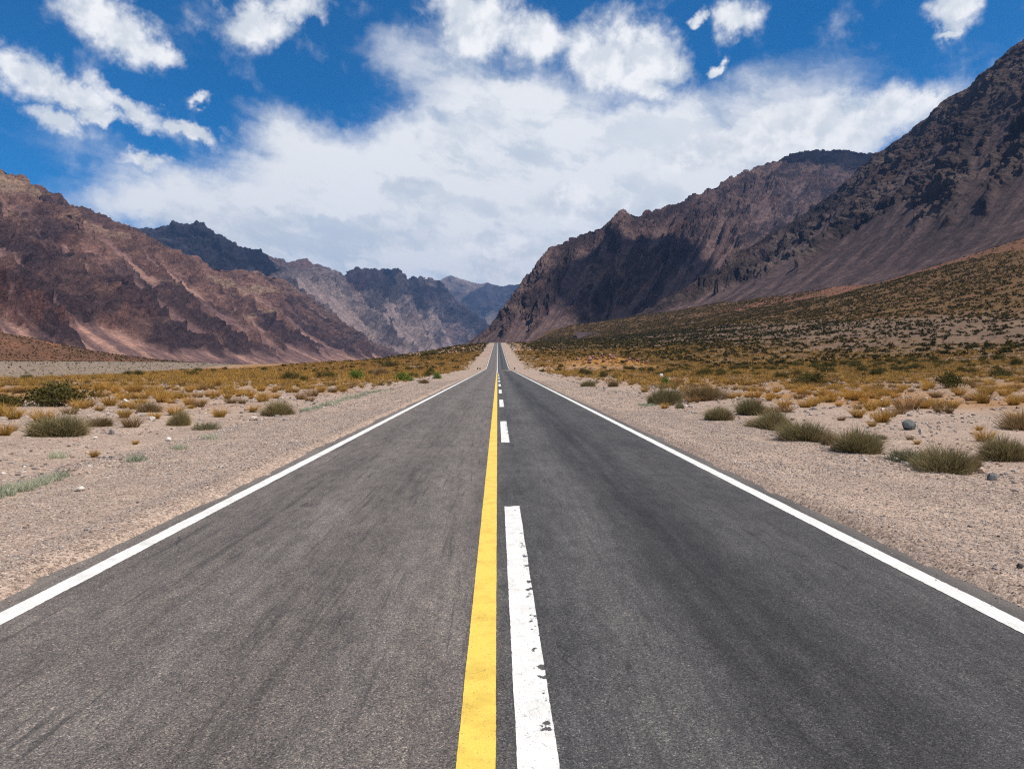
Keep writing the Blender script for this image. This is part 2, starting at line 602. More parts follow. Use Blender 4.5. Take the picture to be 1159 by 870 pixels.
m_asph, t, out = material('worn_asphalt')
gp = t.n('ShaderNodeNewGeometry').outputs['Position']
x, y, z = t.sep(gp)
long1 = t.noise(t.xyz(t.m('MULTIPLY', x, 2.6), t.m('MULTIPLY', y, 0.10), 0.0), 1.0, 5, 0.62)
long2 = t.noise(t.xyz(t.m('MULTIPLY', x, 9.0), t.m('MULTIPLY', y, 0.35), 3.0), 1.0, 4, 0.65)
blot = t.noise(t.xyz(t.m('MULTIPLY', x, 1.0), t.m('MULTIPLY', y, 0.35), 9.0), 1.3, 5, 0.62)
grain = t.vor(gp, 185)
grain2 = t.vor(gp, 95)
gr = t.sep(grain)[0]
gr2 = t.sep(grain2)[1]
side = t.rng(x, -0.35, 0.25)
base = t.mix(side, (0.166, 0.150, 0.141), (0.083, 0.084, 0.088))


def track(cx, wd):
    wob = t.m('MULTIPLY', t.m('SUBTRACT', t.noise(t.xyz(0.0, t.m('MULTIPLY', y, 0.03), cx), 1.0, 2), 0.5), 0.5)
    d = t.m('ABSOLUTE', t.m('SUBTRACT', t.m('ADD', x, wob), cx))
    return t.rng(d, 0.0, wd, 1.0, 0.0)


band = t.m('MULTIPLY', track(1.62, 0.75), t.rng(long1, 0.25, 0.62))
band2 = t.m('MULTIPLY', t.m('MAXIMUM', track(-1.25, 0.7), t.m('MAXIMUM', track(-2.5, 0.6), track(2.75, 0.5))), t.rng(long2, 0.42, 0.72))
light = t.m('MAXIMUM', track(0.8, 0.5), t.m('MAXIMUM', track(-0.75, 0.35), track(-1.9, 0.4)))
c = t.mix(t.m('MULTIPLY', band, 0.95), base, (0.036, 0.036, 0.040))
c = t.mix(t.m('MULTIPLY', band2, 0.8), c, (0.055, 0.051, 0.050))
c = t.mix(t.m('MULTIPLY', light, 0.22), c, (0.20, 0.19, 0.185))
c = t.mix(1.0, c, t.ramp(blot, [(0.25, (0.74, 0.74, 0.75)), (0.75, (1.24, 1.23, 1.22))]), 'MULTIPLY')
c = t.mix(1.0, c, t.ramp(long2, [(0.3, (0.84, 0.84, 0.84)), (0.7, (1.12, 1.12, 1.12))]), 'MULTIPLY')
c = t.mix(1.0, c, t.ramp(gr, [(0.0, (0.30, 0.30, 0.31)), (0.35, (0.78, 0.78, 0.78)), (0.8, (1.12, 1.1, 1.08)), (0.93, (1.5, 1.46, 1.4)), (1.0, (2.5, 2.4, 2.3))]), 'MULTIPLY')
c = t.mix(1.0, c, t.ramp(gr2, [(0.0, (0.66, 0.66, 0.66)), (0.5, (1.0, 1.0, 1.0)), (0.92, (1.2, 1.16, 1.1)), (1.0, (1.9, 1.75, 1.6))]), 'MULTIPLY')
mott = t.noise(t.xyz(t.m('MULTIPLY', x, 7.0), t.m('MULTIPLY', y, 2.2), 31.0), 1.0, 5, 0.7)
c = t.mix(1.0, c, t.ramp(mott, [(0.3, (0.70, 0.70, 0.71)), (0.52, (1.0, 1.0, 1.0)), (0.72, (1.22, 1.21, 1.19))]), 'MULTIPLY')
streak = t.noise(t.xyz(t.m('MULTIPLY', x, 14.0), t.m('MULTIPLY', y, 0.5), 51.0), 1.0, 5, 0.7)
c = t.mix(t.m('MULTIPLY', t.rng(streak, 0.53, 0.68), 0.62), c, (0.045, 0.043, 0.043))
# smears of tar and old skid marks, and a few hairline cracks
smear = t.noise(t.xyz(t.m('MULTIPLY', x, 5.0), t.m('MULTIPLY', y, 0.9), 21.0), 1.0, 4, 0.6)
c = t.mix(t.m('MULTIPLY', t.rng(smear, 0.65, 0.74), 0.55), c, (0.022, 0.021, 0.022))
wv = t.scale(t.vm('SUBTRACT', t.noise(gp, 1.2, 3, 0.6, out='Color'), (0.5, 0.5, 0.5)), 0.9)
crk = t.vor(t.vm('MULTIPLY', t.vm('ADD', gp, wv), (1.0, 0.22, 1.0)), 0.62, 'Distance', 'DISTANCE_TO_EDGE')
crm = t.m('MULTIPLY', t.rng(crk, 0.0, 0.006, 1.0, 0.0), t.rng(t.noise(gp, 0.35, 2), 0.52, 0.62))
c = t.mix(t.m('MULTIPLY', crm, 0.75), c, (0.02, 0.02, 0.02))
# dust blown over the edges
edge = t.rng(t.m('ADD', t.m('ABSOLUTE', x), t.m('MULTIPLY', t.m('SUBTRACT', blot, 0.5), 0.7)), 3.15, 3.95)
c = t.mix(t.m('MULTIPLY', edge, 0.55), c, (0.25, 0.215, 0.19))
hgt = t.m('ADD', t.m('MULTIPLY', t.vor(gp, 185, 'Distance'), -0.6), t.m('MULTIPLY', t.vor(gp, 95, 'Distance'), -0.5))
nb = t.bump(hgt, 0.7, 0.007)
principled(t, out, c, 0.72, nb, 0.3)
road = strip('road', -3.95, 4.05, -60, 1500, 0.0, m_asph, 22)
tag(road, 'two lane asphalt road running straight to the mountains', None, None, 'structure')


def paint(name, rgb, wear):
    m, t, out = material(name)
    gp = t.n('ShaderNodeNewGeometry').outputs['Position']
    x, y, z = t.sep(gp)
    dirt = t.noise(gp, 5.0, 5, 0.65)
    fine = t.noise(gp, 140.0, 2, 0.6)
    c = t.mix(1.0, rgb, t.ramp(dirt, [(0.28, (0.74, 0.73, 0.71)), (0.55, (1.0, 1.0, 1.0))]), 'MULTIPLY')
    c = t.mix(1.0, c, t.ramp(fine, [(0.3, (0.90, 0.90, 0.90)), (0.6, (1.03, 1.03, 1.03))]), 'MULTIPLY')
    wv = t.scale(t.vm('SUBTRACT', t.noise(gp, 14.0, 3, 0.6, out='Color'), (0.5, 0.5, 0.5)), 0.10)
    q = t.vm('ADD', gp, wv)
    crk = t.vor(t.vm('MULTIPLY', q, (1.0, 0.45, 1.0)), 14.0, 'Distance', 'DISTANCE_TO_EDGE')
    k = t.m('MULTIPLY', t.rng(crk, 0.0, 0.022, 1.0, 0.0), t.rng(t.noise(gp, 2.3, 3), 0.45, 0.6))
    c = t.mix(t.m('MULTIPLY', k, 0.55 if wear else 0.18), c, (0.10, 0.10, 0.095))
    # flaked-off spots showing the asphalt, most of them towards one side of the stripe
    chip = t.noise(t.vm('MULTIPLY', gp, (1.0, 0.8, 1.0)), 10.0, 5, 0.68)
    lim = t.rng(x, 0.13, 0.24, 0.72, 0.575) if wear else 0.75
    ch = t.m('GREATER_THAN', chip, lim)
    c = t.mix(ch, c, (0.085, 0.083, 0.080))
    pit = t.m('GREATER_THAN', t.sep(t.vor(gp, 150))[0], 0.975)
    c = t.mix(t.m('MULTIPLY', pit, 0.45), c, (0.12, 0.11, 0.10))
    nb = t.bump(t.m('ADD', t.m('MULTIPLY', t.vor(gp, 120, 'Distance'), -0.5), t.m('MULTIPLY', crk, 0.2)), 0.4, 0.006)
    principled(t, out, c, 0.6, nb, 0.3)
    return m


m_white = paint('white_road_paint', (0.80, 0.80, 0.775), False)
m_chip = paint('flaking_white_road_paint', (0.80, 0.80, 0.78), True)
m_yel = paint('yellow_road_paint', (0.82, 0.580, 0.105), False)
for nm, a, b, y0, y1, mat, jit, lab in (
        ('road_edge_line', -3.385, -3.225, -50, 780, m_white, 0.011, 'solid white edge line on the left side of the road'),
        ('road_edge_line', 3.30, 3.46, -50, 780, m_white, 0.011, 'solid white edge line on the right side of the road'),
        ('road_centre_line', -0.175, -0.008, -50, 127, m_yel, 0.004, 'solid yellow line along the middle of the road'),
        ('road_centre_line', -0.15, 0.05, 127.5, 780, m_white, 0.0, 'thin pale centre line on the climbing stretch of road')):
    tag(strip(nm, a, b, y0, y1, 0.004, mat, 3, jit, int(a * 7) + 40, 0.0), lab, None, None, 'structure')
PERIOD, DASH = 12.36, 5.55
for k in range(-3, 10):
    e0 = 8.44 + PERIOD * k
    if e0 > 126:
        break
    d = strip('road_dash', 0.083, 0.262, e0 - DASH, e0, 0.004, m_chip, 4, 0.006, 60 + k, 0.03)
    tag(d, 'white dash of the broken line beside the yellow line', None, 'dashes of the broken white line', 'structure')

# ------------------------------------------------------------------ mountains
m_mount, t, out = material('mountain_rock')
gp = t.n('ShaderNodeNewGeometry').outputs['Position']
col = t.attr('rock', 'Color')
gs = t.attr('grain')                                    # size of the detail: grows with the mountain
q = t.n('ShaderNodeVectorMath', operation='SCALE')
t.put(q.inputs[0], gp)
t.put(q.inputs['Scale'], gs)
q = q.outputs[0]
n1 = t.noise(q, 0.05, 6, 0.68)
n2 = t.noise(q, 0.22, 5, 0.7)
c = t.mix(1.0, col, t.ramp(n1, [(0.3, (0.55, 0.54, 0.56)), (0.5, (0.96, 0.96, 0.96)), (0.72, (1.62, 1.52, 1.42))]), 'MULTIPLY')
c = t.mix(1.0, c, t.ramp(n2, [(0.30, (0.58, 0.57, 0.59)), (0.5, (0.95, 0.95, 0.95)), (0.62, (1.25, 1.22, 1.20)), (0.75, (1.9, 1.8, 1.7))]), 'MULTIPLY')  # fine contrast paints crisp highlights of sunlit rock into the colour
n3 = t.noise(q, 0.75, 4, 0.7)
c = t.mix(1.0, c, t.ramp(n3, [(0.32, (0.74, 0.74, 0.75)), (0.68, (1.26, 1.25, 1.24))]), 'MULTIPLY')
rg = t.attr('rough')
b1 = t.n('ShaderNodeBump')
t.put(b1.inputs['Height'], t.m('ADD', t.m('MULTIPLY', n1, 2.0), t.m('ADD', n2, t.m('MULTIPLY', n3, 0.35))))
t.put(b1.inputs['Strength'], t.m('ADD', 0.25, t.m('MULTIPLY', rg, 0.75)))
b1.inputs['Distance'].default_value = 6.0
principled(t, out, c, 0.95, b1.outputs[0], 0.1)


def lerp3(a, b, k):
    return np.array(a) * (1 - k)[:, None] + np.array(b) * k[:, None]


def mountain(name, label, pts, nu, nv, lam, amp, talus, pal, seed, grain=1.0, back=1.0, crag=1.0, talus_amp=0.12, prof_pow=1.15, gully_k=0.8):
    """pts: (pixel x, pixel y of the skyline, distance along the road, foot x, foot y, foot z)"""
    P = np.array([[(a - VX) / F_PX * c, c, CAM_H + (VY - b) / F_PX * c] for a, b, c, *_ in pts])
    ids = np.arange(len(pts))
    known = [i for i, p in enumerate(pts) if len(p) > 3]
    T = np.stack([np.interp(ids, known, [pts[i][3 + k] for i in known]) for k in range(3)], 1)
    seg = np.concatenate([[0], np.cumsum(np.linalg.norm(np.diff(P, axis=0), axis=1))])
    L = seg[-1]
    su = np.linspace(0, L, nu)
    crest = np.stack([np.interp(su, seg, P[:, k]) for k in range(3)], 1)
    foot = np.stack([np.interp(su, seg, T[:, k]) for k in range(3)], 1)
    # smooth the foot so that its corners do not crease the slope
    kk = max(3, nu // 14)
    pad = np.pad(foot, ((kk, kk), (0, 0)), mode='edge')
    ker = np.hanning(2 * kk + 1)
    ker /= ker.sum()
    foot = np.stack([np.convolve(pad[:, k], ker, mode='valid') for k in range(3)], 1)
    nb = nv // 6
    v = np.concatenate([[-0.35, -0.15], np.linspace(-0.05, 1, nv), 1 + np.linspace(0, 1, nb + 1)[1:] ** 1.3])
    V = np.broadcast_to(v[None, :], (nu, len(v)))
    D = crest - foot
    vc = np.clip(V, None, 1.0)
    pos = foot[:, None, :2] + D[:, None, :2] * vc[..., None]
    vp = np.clip(vc, 0, 1)
    prof = np.where(vc < 0, vc * 0.8, 0.55 * vp ** prof_pow + 0.45 * vp ** (prof_pow * 1.35))
    z = foot[:, None, 2] + D[:, None, 2] * prof
    hd = D[:, :2] / np.linalg.norm(D[:, :2], axis=1)[:, None]
    hb = np.clip(V - 1, 0, None)
    Wb = (np.abs(D[:, 2]) * 1.6 + 60) * back
    pos = pos + hd[:, None, :] * (hb * Wb[:, None])[..., None]
    z = z - (hb ** 1.2) * (D[:, 2] * 0.95)[:, None]
    Pos = np.concatenate([pos, z[..., None]], 2)
    # normals of the smooth slope
    du = np.gradient(Pos, axis=0)
    dv = np.gradient(Pos, axis=1)
    N = np.cross(du, dv)
    N /= np.linalg.norm(N, axis=2)[..., None] + 1e-9
    N *= np.sign(N[..., 2:3] + 1e-9)
    S = np.broadcast_to(su[:, None], V.shape)
    Lw = np.linalg.norm(D, axis=1)
    kk2 = max(3, nu // 8)
    Lw = np.convolve(np.pad(Lw, kk2, mode='edge'), np.hanning(2 * kk2 + 1) / np.hanning(2 * kk2 + 1).sum(), mode='valid')
    Wd = V * Lw[:, None]
    s, w = S.ravel(), Wd.ravel()
    vv = V.ravel()
    # ravines running down the slope: sharp spurs at several sizes, warped
    wx = fbm(s / (lam * 1.3), w / (lam * 1.6), 4, seed + 1)
    wy = fbm(s / (lam * 1.3) + 9.2, w / (lam * 1.6), 4, seed + 2)
    relief = np.zeros_like(s)
    r_mid = None
    mod = np.ones_like(s)
    a, l, asp = 1.0, lam, 3.8
    for k in range(6):
        n = perlin(s / l + 0.75 * wx * (0.5 + 0.5 * k), w / (l * asp) + 0.55 * wy + k * 4.1, seed + 10 + k)
        rdg = 1 - np.abs(n) * 1.9
        relief += a * (rdg - 0.42) * mod
        mod = np.clip(0.35 + 0.75 * rdg, 0.15, 1.2)
        if k == 3:
            r_mid = relief.copy()
        a *= 0.56
        l *= 0.5
        asp = max(1.3, asp * 0.84)
    # outcrops: blocks and ledges
    cr = np.zeros_like(s)
    a, l = 1.0, lam * 0.42
    for k in range(5):
        n = perlin(s / l + 1.3 * wx + 0.5 * k, w / (l * 0.8) + 1.3 * wy, seed + 40 + k)
        cr += a * (np.abs(n) * 1.6 - 0.42)
        a *= 0.6
        l *= 0.48
    # scree: lower slopes, in tongues that climb the ravines
    tl = talus + 0.22 * wx - 0.20 * np.clip(relief, -0.8, 0.8) + 0.10 * fbm(s / (lam * .35), w / (lam * .9), 3, seed + 60)
    rock = sstep(-0.05, 0.06, vv - tl)
    tong = fbm(s / (lam * 0.30) + 0.9 * wx, w / (lam * 5.0), 3, seed + 70)
    rock = rock * (1 - 0.9 * sstep(0.22, 0.36, tong) * sstep(talus + 0.55, talus + 0.15, vv))
    gully = sstep(-0.20, -0.36, r_mid + 0.22 * fbm(s / (lam * .07), w / (lam * .2), 3, seed + 65)) * sstep(0.95, 0.7, vv)
    rock = rock * (1 - gully_k * gully)
    crest_k = 1 - 0.62 * sstep(0.72, 1.0, vv) * sstep(1.5, 1.0, vv)
    env = sstep(-0.02, 0.25, vv) * crest_k * (1 - 0.5 * sstep(1.0, 1.6, vv))
    tall = np.broadcast_to(np.clip(D[:, 2] / (0.33 * D[:, 2].max()), 0.22, 1.0)[:, None], V.shape).ravel()
    env = env * tall
    relief_amp = amp * env * (rock + (1 - rock) * talus_amp * (1.8 if talus_amp < .2 else 1))
    h = relief * relief_amp + cr * amp * 0.40 * crag * rock * tall * sstep(0.0, 0.2, vv) * (1 - 0.45 * sstep(0.85, 1, vv))
    h += (1 - rock) * amp * 0.055 * fbm(s / (lam * .045), w / (lam * .45), 3, seed + 80)
    Nf = N.reshape(-1, 3)
    Pf = Pos.reshape(-1, 3) + Nf * h[:, None]
    # colour of the rock (albedo)
    strata = fbm(Pf[:, 2] / (lam * 0.16) + 2.0 * wx, s / (lam * 4.0), 4, seed + 90)
    kind = fbm(s / (lam * 1.1) + wy, w / (lam * 0.9) + wx, 4, seed + 95)
    c = lerp3(pal['dark'], pal['light'], sstep(-0.30, 0.42, kind + 0.35 * strata + pal.get('bias', 0.0) + pal.get('up', 0.0) * (vv - 0.5)))
    c = lay_over(c, np.array(pal['red']), 0.7 * sstep(0.10, 0.42, fbm(s / (lam * 1.7), w / (lam * 1.3) + wx, 4, seed + 97)))
    c = lay_over(c, np.array(pal['pale']), pal.get('pale_k', 0.6) * sstep(0.30, 0.48, strata + 0.35 * kind + pal.get('pale_up', 0.0) * (vv - 0.5)) * rock)
    stre = fbm(s / (lam * 0.16) + 0.5 * wx, w / (lam * 2.6), 4, seed + 99)
    tc = lerp3(pal['scree'], pal['scree2'], sstep(-0.25, 0.32, stre + 0.4 * kind))
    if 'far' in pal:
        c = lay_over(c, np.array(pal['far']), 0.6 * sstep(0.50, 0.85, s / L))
    c = c * rock[:, None] + tc * (1 - rock)[:, None]
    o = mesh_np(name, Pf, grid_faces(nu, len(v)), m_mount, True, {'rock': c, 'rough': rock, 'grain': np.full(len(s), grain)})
    tag(o, label, None, None, 'structure')
    return o


toe_z = lambda x, y, d=1.0: float(ground_z(np.array([x]), np.array([y]), False)[0]) - d
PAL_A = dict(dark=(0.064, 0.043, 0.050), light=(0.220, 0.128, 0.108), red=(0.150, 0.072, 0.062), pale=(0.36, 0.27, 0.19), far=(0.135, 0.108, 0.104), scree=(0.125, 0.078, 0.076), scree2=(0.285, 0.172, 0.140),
             bias=-0.05, up=0.55, pale_up=0.35)
mountain('mountain_slope', 'brown and pink mountain slope on the left of the valley', [
    (-420, 30, 1000, -470, 560, 0), (-150, 120, 1350, -450, 800, 0), (-60, 170, 1500), (0, 189, 1600, -435, 1040, -2), (24, 196, 1640), (31, 208, 1650), (52, 218, 1700),
    (83, 229, 1780), (104, 239, 1830, -425, 1470, -4), (117, 246, 1870), (138, 254.5, 1930), (152, 260, 1970), (179, 273.5, 2050), (207, 287, 2150, -422, 2080, -4),
    (242, 301, 2300), (262, 306, 2400), (293, 310, 2600), (311, 311.5, 2700, -415, 2950, -3), (335, 327, 2850), (362, 350, 3000),
    (390, 376, 3150, -400, 3400, 0), (415, 398, 3300), (440, 412, 3450, -380, 3700, 2)],
    1300, 460, 230, 33, 0.22, PAL_A, 100, 1.0, crag=1.2)
PAL_C = dict(dark=(0.066, 0.056, 0.064), light=(0.205, 0.165, 0.158), red=(0.125, 0.082, 0.084), pale=(0.28, 0.225, 0.195), scree=(0.155, 0.118, 0.113), scree2=(0.24, 0.180, 0.162), bias=0.0)
mountain('mountain_slope', 'long grey mountain wall with a shaded crest left of the road', [
    (60, 290, 4300, -900, 2700, 10), (152, 259, 4500, -800, 2900, 5), (183, 253, 4500), (229.5, 254, 4500), (241.6, 261.5, 4550), (262, 272, 4700), (281, 281, 4850), (300, 289, 5000, -480, 3300, 0),
    (328, 295, 5200), (345, 298, 5300), (373, 303, 5450), (388.5, 310, 5500), (404, 305, 5700, -430, 4200, 0), (428.6, 305.7, 6000), (450.6, 305.7, 6300, -400, 5000, 3), (454.5, 312, 6300),
    (459.7, 318, 6350), (465, 318, 6500), (474, 314.7, 6800), (488, 314.7, 7000, -300, 5850, 8), (494.6, 320, 7050), (507.6, 331.5, 7100), (520.5, 343, 7200, -170, 6400, 12),
    (536, 353.5, 7350), (549, 364, 7500, -30, 6900, 20), (560, 378, 7650), (572, 395, 7800, 60, 7200, 30)],
    1300, 380, 480, 70, 0.20, PAL_C, 200, 0.45, crag=1.25)
PAL_E = dict(dark=(0.085, 0.070, 0.066), light=(0.22, 0.180, 0.155), red=(0.15, 0.11, 0.10), pale=(0.28, 0.24, 0.2), scree=(0.17, 0.14, 0.125), scree2=(0.22, 0.18, 0.16))
mountain('mountain_slope', 'farthest mountain closing the end of the valley', [
    (420, 336, 11200, -1800, 9300, 50), (470, 323, 11200), (494.6, 319, 11200), (510, 313, 11300), (525.7, 316, 11300), (541, 320.4, 11300), (556.7, 323, 11200), (572, 324, 11100),
    (590, 322, 11000), (640, 330, 11000), (720, 345, 11000, 1600, 9300, 50)], 420, 170, 900, 90, 0.15, PAL_E, 300, 0.25)
PAL_F = dict(dark=(0.052, 0.037, 0.042), light=(0.155, 0.104, 0.098), red=(0.115, 0.066, 0.058), pale=(0.21, 0.150, 0.125), scree=(0.080, 0.055, 0.055), scree2=(0.118, 0.079, 0.075), pale_k=0.55)
mountain('mountain_slope', 'dark craggy mountain rising right of the road end', [
    (520, 395, 1650, -90, 1590, 30), (534, 385, 1680, -75, 1560, 32), (554, 369, 1730), (583, 334.5, 1800, -40, 1480, 36), (603, 304, 1870), (627, 278, 1950, 10, 1430, 36), (647.6, 271.6, 2020), (676, 257.5, 2110),
    (704, 240, 2200, 90, 1410, 40), (722.6, 244, 2260), (733, 243, 2300), (757, 233, 2400, 180, 1430, 50), (793.6, 219, 2600), (822, 204.7, 2750, 290, 1490, 60), (838, 196.6, 2830),
    (879, 183, 3000), (895, 173.5, 3100, 430, 1570, 70), (927, 171, 3180), (956, 171, 3250), (988, 174.3, 3300, 640, 1720, 90), (1060, 178, 3350), (1150, 190, 3400, 1000, 1900, 110)],
    1250, 470, 210, 27, 0.20, PAL_F, 400, 0.9, crag=1.25, prof_pow=1.0)
PAL_G = dict(dark=(0.042, 0.032, 0.034), light=(0.140, 0.104, 0.096), red=(0.092, 0.056, 0.050), pale=(0.165, 0.130, 0.115), scree=(0.062, 0.044, 0.045), scree2=(0.100, 0.069, 0.066), pale_k=0.5)
G = [(690, 380, 1290, 150, 1290), (708, 367, 1300, 165, 1265), (741, 349, 1340, 178, 1240), (773, 328, 1400, 190, 1220), (810, 306, 1450, 204, 1195), (854, 275.7, 1530, 222, 1165),
     (887, 257.5, 1590, 236, 1140), (907, 247, 1600, 244, 1130), (935, 226, 1610, 256, 1112), (956, 211, 1600, 266, 1098), (998, 173, 1550, 290, 1060), (1018, 159, 1520, 304, 1040), (1036, 145, 1490, 318, 1020),
     (1056, 131, 1450, 334, 1000), (1070, 116, 1425, 345, 985), (1091, 102, 1390, 360, 965), (1112, 85, 1360, 374, 945), (1132, 67.6, 1330, 386, 925), (1153, 50, 1300, 400, 895), (1200, 18, 1250, 424, 830),
     (1300, -50, 1150, 458, 730), (1450, -120, 1000, 494, 590), (1650, -200, 850, 515, 420), (1850, -260, 700, 525, 200)]
mountain('mountain_slope', 'steep dark mountain with brown scree filling the right side', [(a, b, c, d, e, toe_z(d, e)) for a, b, c, d, e in G],
         1400, 560, 180, 19, 0.36, PAL_G, 500, 1.3, crag=1.25)

# ------------------------------------------------------------------ clouds overhead that shade parts of the mountains, and the air
m_cloud, t, out = material('cloud_white')
d1 = t.n('ShaderNodeBsdfDiffuse')
d1.inputs['Color'].default_value = (0.9, 0.9, 0.9, 1)
tr = t.n('ShaderNodeBsdfTranslucent')
tr.inputs['Color'].default_value = (0.5, 0.5, 0.5, 1)
ms = t.n('ShaderNodeMixShader')
ms.inputs[0].default_value = 0.2
t.t.links.new(d1.outputs[0], ms.inputs[1])
t.t.links.new(tr.outputs[0], ms.inputs[2])
tp = t.n('ShaderNodeBsdfTransparent')               # thin enough to let some sun through
ms2 = t.n('ShaderNodeMixShader')
ms2.inputs[0].default_value = 0.36
t.t.links.new(ms.outputs[0], ms2.inputs[1])
t.t.links.new(tp.outputs[0], ms2.inputs[2])
t.t.links.new(ms2.outputs[0], out.inputs['Surface'])


def cloud(target, height, rx, ry, rz, seed, rot=0.0, mat=None):
    """a cumulus whose shadow falls round target"""
    k = (height - target[2]) / SUN_DIR[2]
    cx, cy = target[0] + SUN_DIR[0] * k, target[1] + SUN_DIR[1] * k
    nu, nv = 160, 60
    th, ph = np.meshgrid(np.linspace(0, 2 * np.pi, nu), np.linspace(-np.pi / 2, np.pi / 2, nv), indexing='ij')
    ex, ey, ez = np.cos(th) * np.cos(ph), np.sin(th) * np.cos(ph), np.sin(ph)
    lump = 1 + 0.32 * fbm(ex * 1.6 + 3 * seed, ey * 1.6 + ez, 5, seed) + 0.20 * np.abs(fbm(ex * 4.5 + ez * 2, ey * 4.5, 4, seed + 3))
    lump[-1] = lump[0]
    x0, y0 = ex * lump * rx, ey * lump * ry
    z0 = np.where(ez > 0, ez * lump * rz, ez * rz * 0.25)
    c, s = math.cos(rot), math.sin(rot)
    v = np.stack([(cx + x0 * c - y0 * s).ravel(), (cy + x0 * s + y0 * c).ravel(), (height + z0).ravel()], 1)
    o = mesh_np('clouds', v, grid_faces(nu, nv), mat or m_cloud, True)
    return tag(o, 'white cumulus cloud drifting above the mountains', None, None, 'stuff')


m_thin = m_cloud.copy()                               # thinner cloud over the far ridges
m_thin.name = 'thin_cloud_white'
[n for n in m_thin.node_tree.nodes if n.type == 'MIX_SHADER'][-1].inputs[0].default_value = 0.58
cloud((-1850, 4350, 760), 3600, 560, 620, 160, 3, 0.3)
cloud((-1000, 5750, 740), 4600, 300, 420, 150, 8, 0.5, m_thin)
cloud((-780, 6400, 760), 4700, 330, 480, 150, 31, 0.2, m_thin)
cloud((-330, 7150, 560), 4800, 330, 560, 150, 21, -0.2, m_thin)
cloud((300, 10900, 1100), 6200, 700, 500, 200, 25, 0.0, m_thin)
cloud((372, 1850, 215), 4200, 200, 330, 110, 13, -0.12)
cloud((1290, 3230, 900), 3200, 420, 230, 100, 17, 0.2)

lo = min(min(v[2] for v in o.bound_box) for o in COL.objects if o.type == 'MESH')
hx, y0, y1, z0, z1 = 9000, -3200, 13900, lo - 1, 1760
hv = np.array([[sx * hx, yy, zz] for sx in (-1, 1) for yy in (y0, y1) for zz in (z0, z1)])
hf = np.array([[0, 1, 3, 2], [4, 6, 7, 5], [0, 4, 5, 1], [2, 3, 7, 6], [0, 2, 6, 4], [1, 5, 7, 3]])
m_haze, t, out = material('blue_air')
pv = t.n('ShaderNodeVolumePrincipled')
pv.inputs['Color'].default_value = (0.27, 0.50, 1.0, 1)
pv.inputs['Density'].default_value = 4.4e-5
pv.inputs['Anisotropy'].default_value = 0.1
t.t.links.new(pv.outputs[0], out.inputs['Volume'])
haze = mesh_np('haze', hv, hf, m_haze)
tag(haze, 'thin blue air between the camera and the far mountains', None, None, 'stuff')

# ------------------------------------------------------------------ plants
def leaf_material(name, trans=0.25, rough=0.85):
    m, t, out = material(name)
    c = t.attr('tone', 'Color')
    oi = t.n('ShaderNodeObjectInfo').outputs['Random']
    c = t.mix(1.0, c, t.ramp(oi, [(0.0, (0.80, 0.82, 0.80)), (1.0, (1.2, 1.14, 1.1))]), 'MULTIPLY')
    b = t.n('ShaderNodeBsdfPrincipled')
    t.put(b.inputs['Base Color'], c)
    b.inputs['Roughness'].default_value = rough
    b.inputs['Specular IOR Level'].default_value = 0.15
    tl = t.n('ShaderNodeBsdfTranslucent')
    t.put(tl.inputs['Color'], c)
    ms = t.n('ShaderNodeMixShader')
    ms.inputs[0].default_value = trans
    t.t.links.new(b.outputs[0], ms.inputs[1])
    t.t.links.new(tl.outputs[0], ms.inputs[2])
    t.t.links.new(ms.outputs[0], out.inputs['Surface'])
    return m


m_straw = leaf_material('dry_straw', 0.3)
m_twig = leaf_material('green_twigs', 0.2)
m_leaf = leaf_material('small_leaves', 0.25)
m_wood = leaf_material('grey_wood', 0.0)


def unit(v):
    return v / (np.linalg.norm(v, axis=1)[:, None] + 1e-9)


def blades(rng, base, d, length, width, bend, col, segs=3, tipcol=None):
    """curved ribbons from base along d"""
    n = len(base)
    d = unit(d)
    outw = d.copy()
    outw[:, 2] = 0
    outw = unit(outw + rng.normal(0, 0.15, (n, 3)) * [1, 1, 0])
    side = unit(np.cross(d, rng.normal(0, 1, (n, 3))))
    tt = np.linspace(0, 1, segs + 1)
    V = np.zeros((n, segs + 1, 2, 3))
    Cc = np.zeros((n, segs + 1, 2, 3))
    tipcol = col if tipcol is None else tipcol
    for k, s in enumerate(tt):
        p = base + d * (length * s)[:, None] + outw * (bend * length * s * s)[:, None] - np.array([0, 0, 1.0]) * (0.45 * np.abs(bend) * length * s * s)[:, None]
        w = width * (1 - 0.85 * s ** 2) * 0.5
        V[:, k, 0] = p - side * w[:, None]
        V[:, k, 1] = p + side * w[:, None]
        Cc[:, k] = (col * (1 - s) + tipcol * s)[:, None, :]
    idx = np.arange(n)[:, None] * (2 * (segs + 1)) + 2 * np.arange(segs)[None, :]
    a = idx.ravel()
    F = np.stack([a, a + 1, a + 3, a + 2], 1)
    return V.reshape(-1, 3), F, Cc.reshape(-1, 3)


def cards(rng, cen, size, col):
    """small leaf quads at random angles"""
    n = len(cen)
    a = unit(rng.normal(0, 1, (n, 3)))
    b = unit(np.cross(a, rng.normal(0, 1, (n, 3))))
    a = a * (size * rng.uniform(0.7, 1.3, n))[:, None] * 0.5
    b = b * (size * rng.uniform(0.35, 0.7, n))[:, None] * 0.5
    V = np.stack([cen - a, cen - b, cen + a, cen + b], 1).reshape(-1, 3)
    i = np.arange(n)[:, None] * 4 + np.arange(4)[None, :]
    return V, i, np.repeat(col, 4, 0)


def merge(parts):
    V, F, C, o = [], [], [], 0
    for v, f, c in parts:
        V.append(v)
        F.append(f + o)
        C.append(c)
        o += len(v)
    return np.concatenate(V), np.concatenate(F), np.concatenate(C)


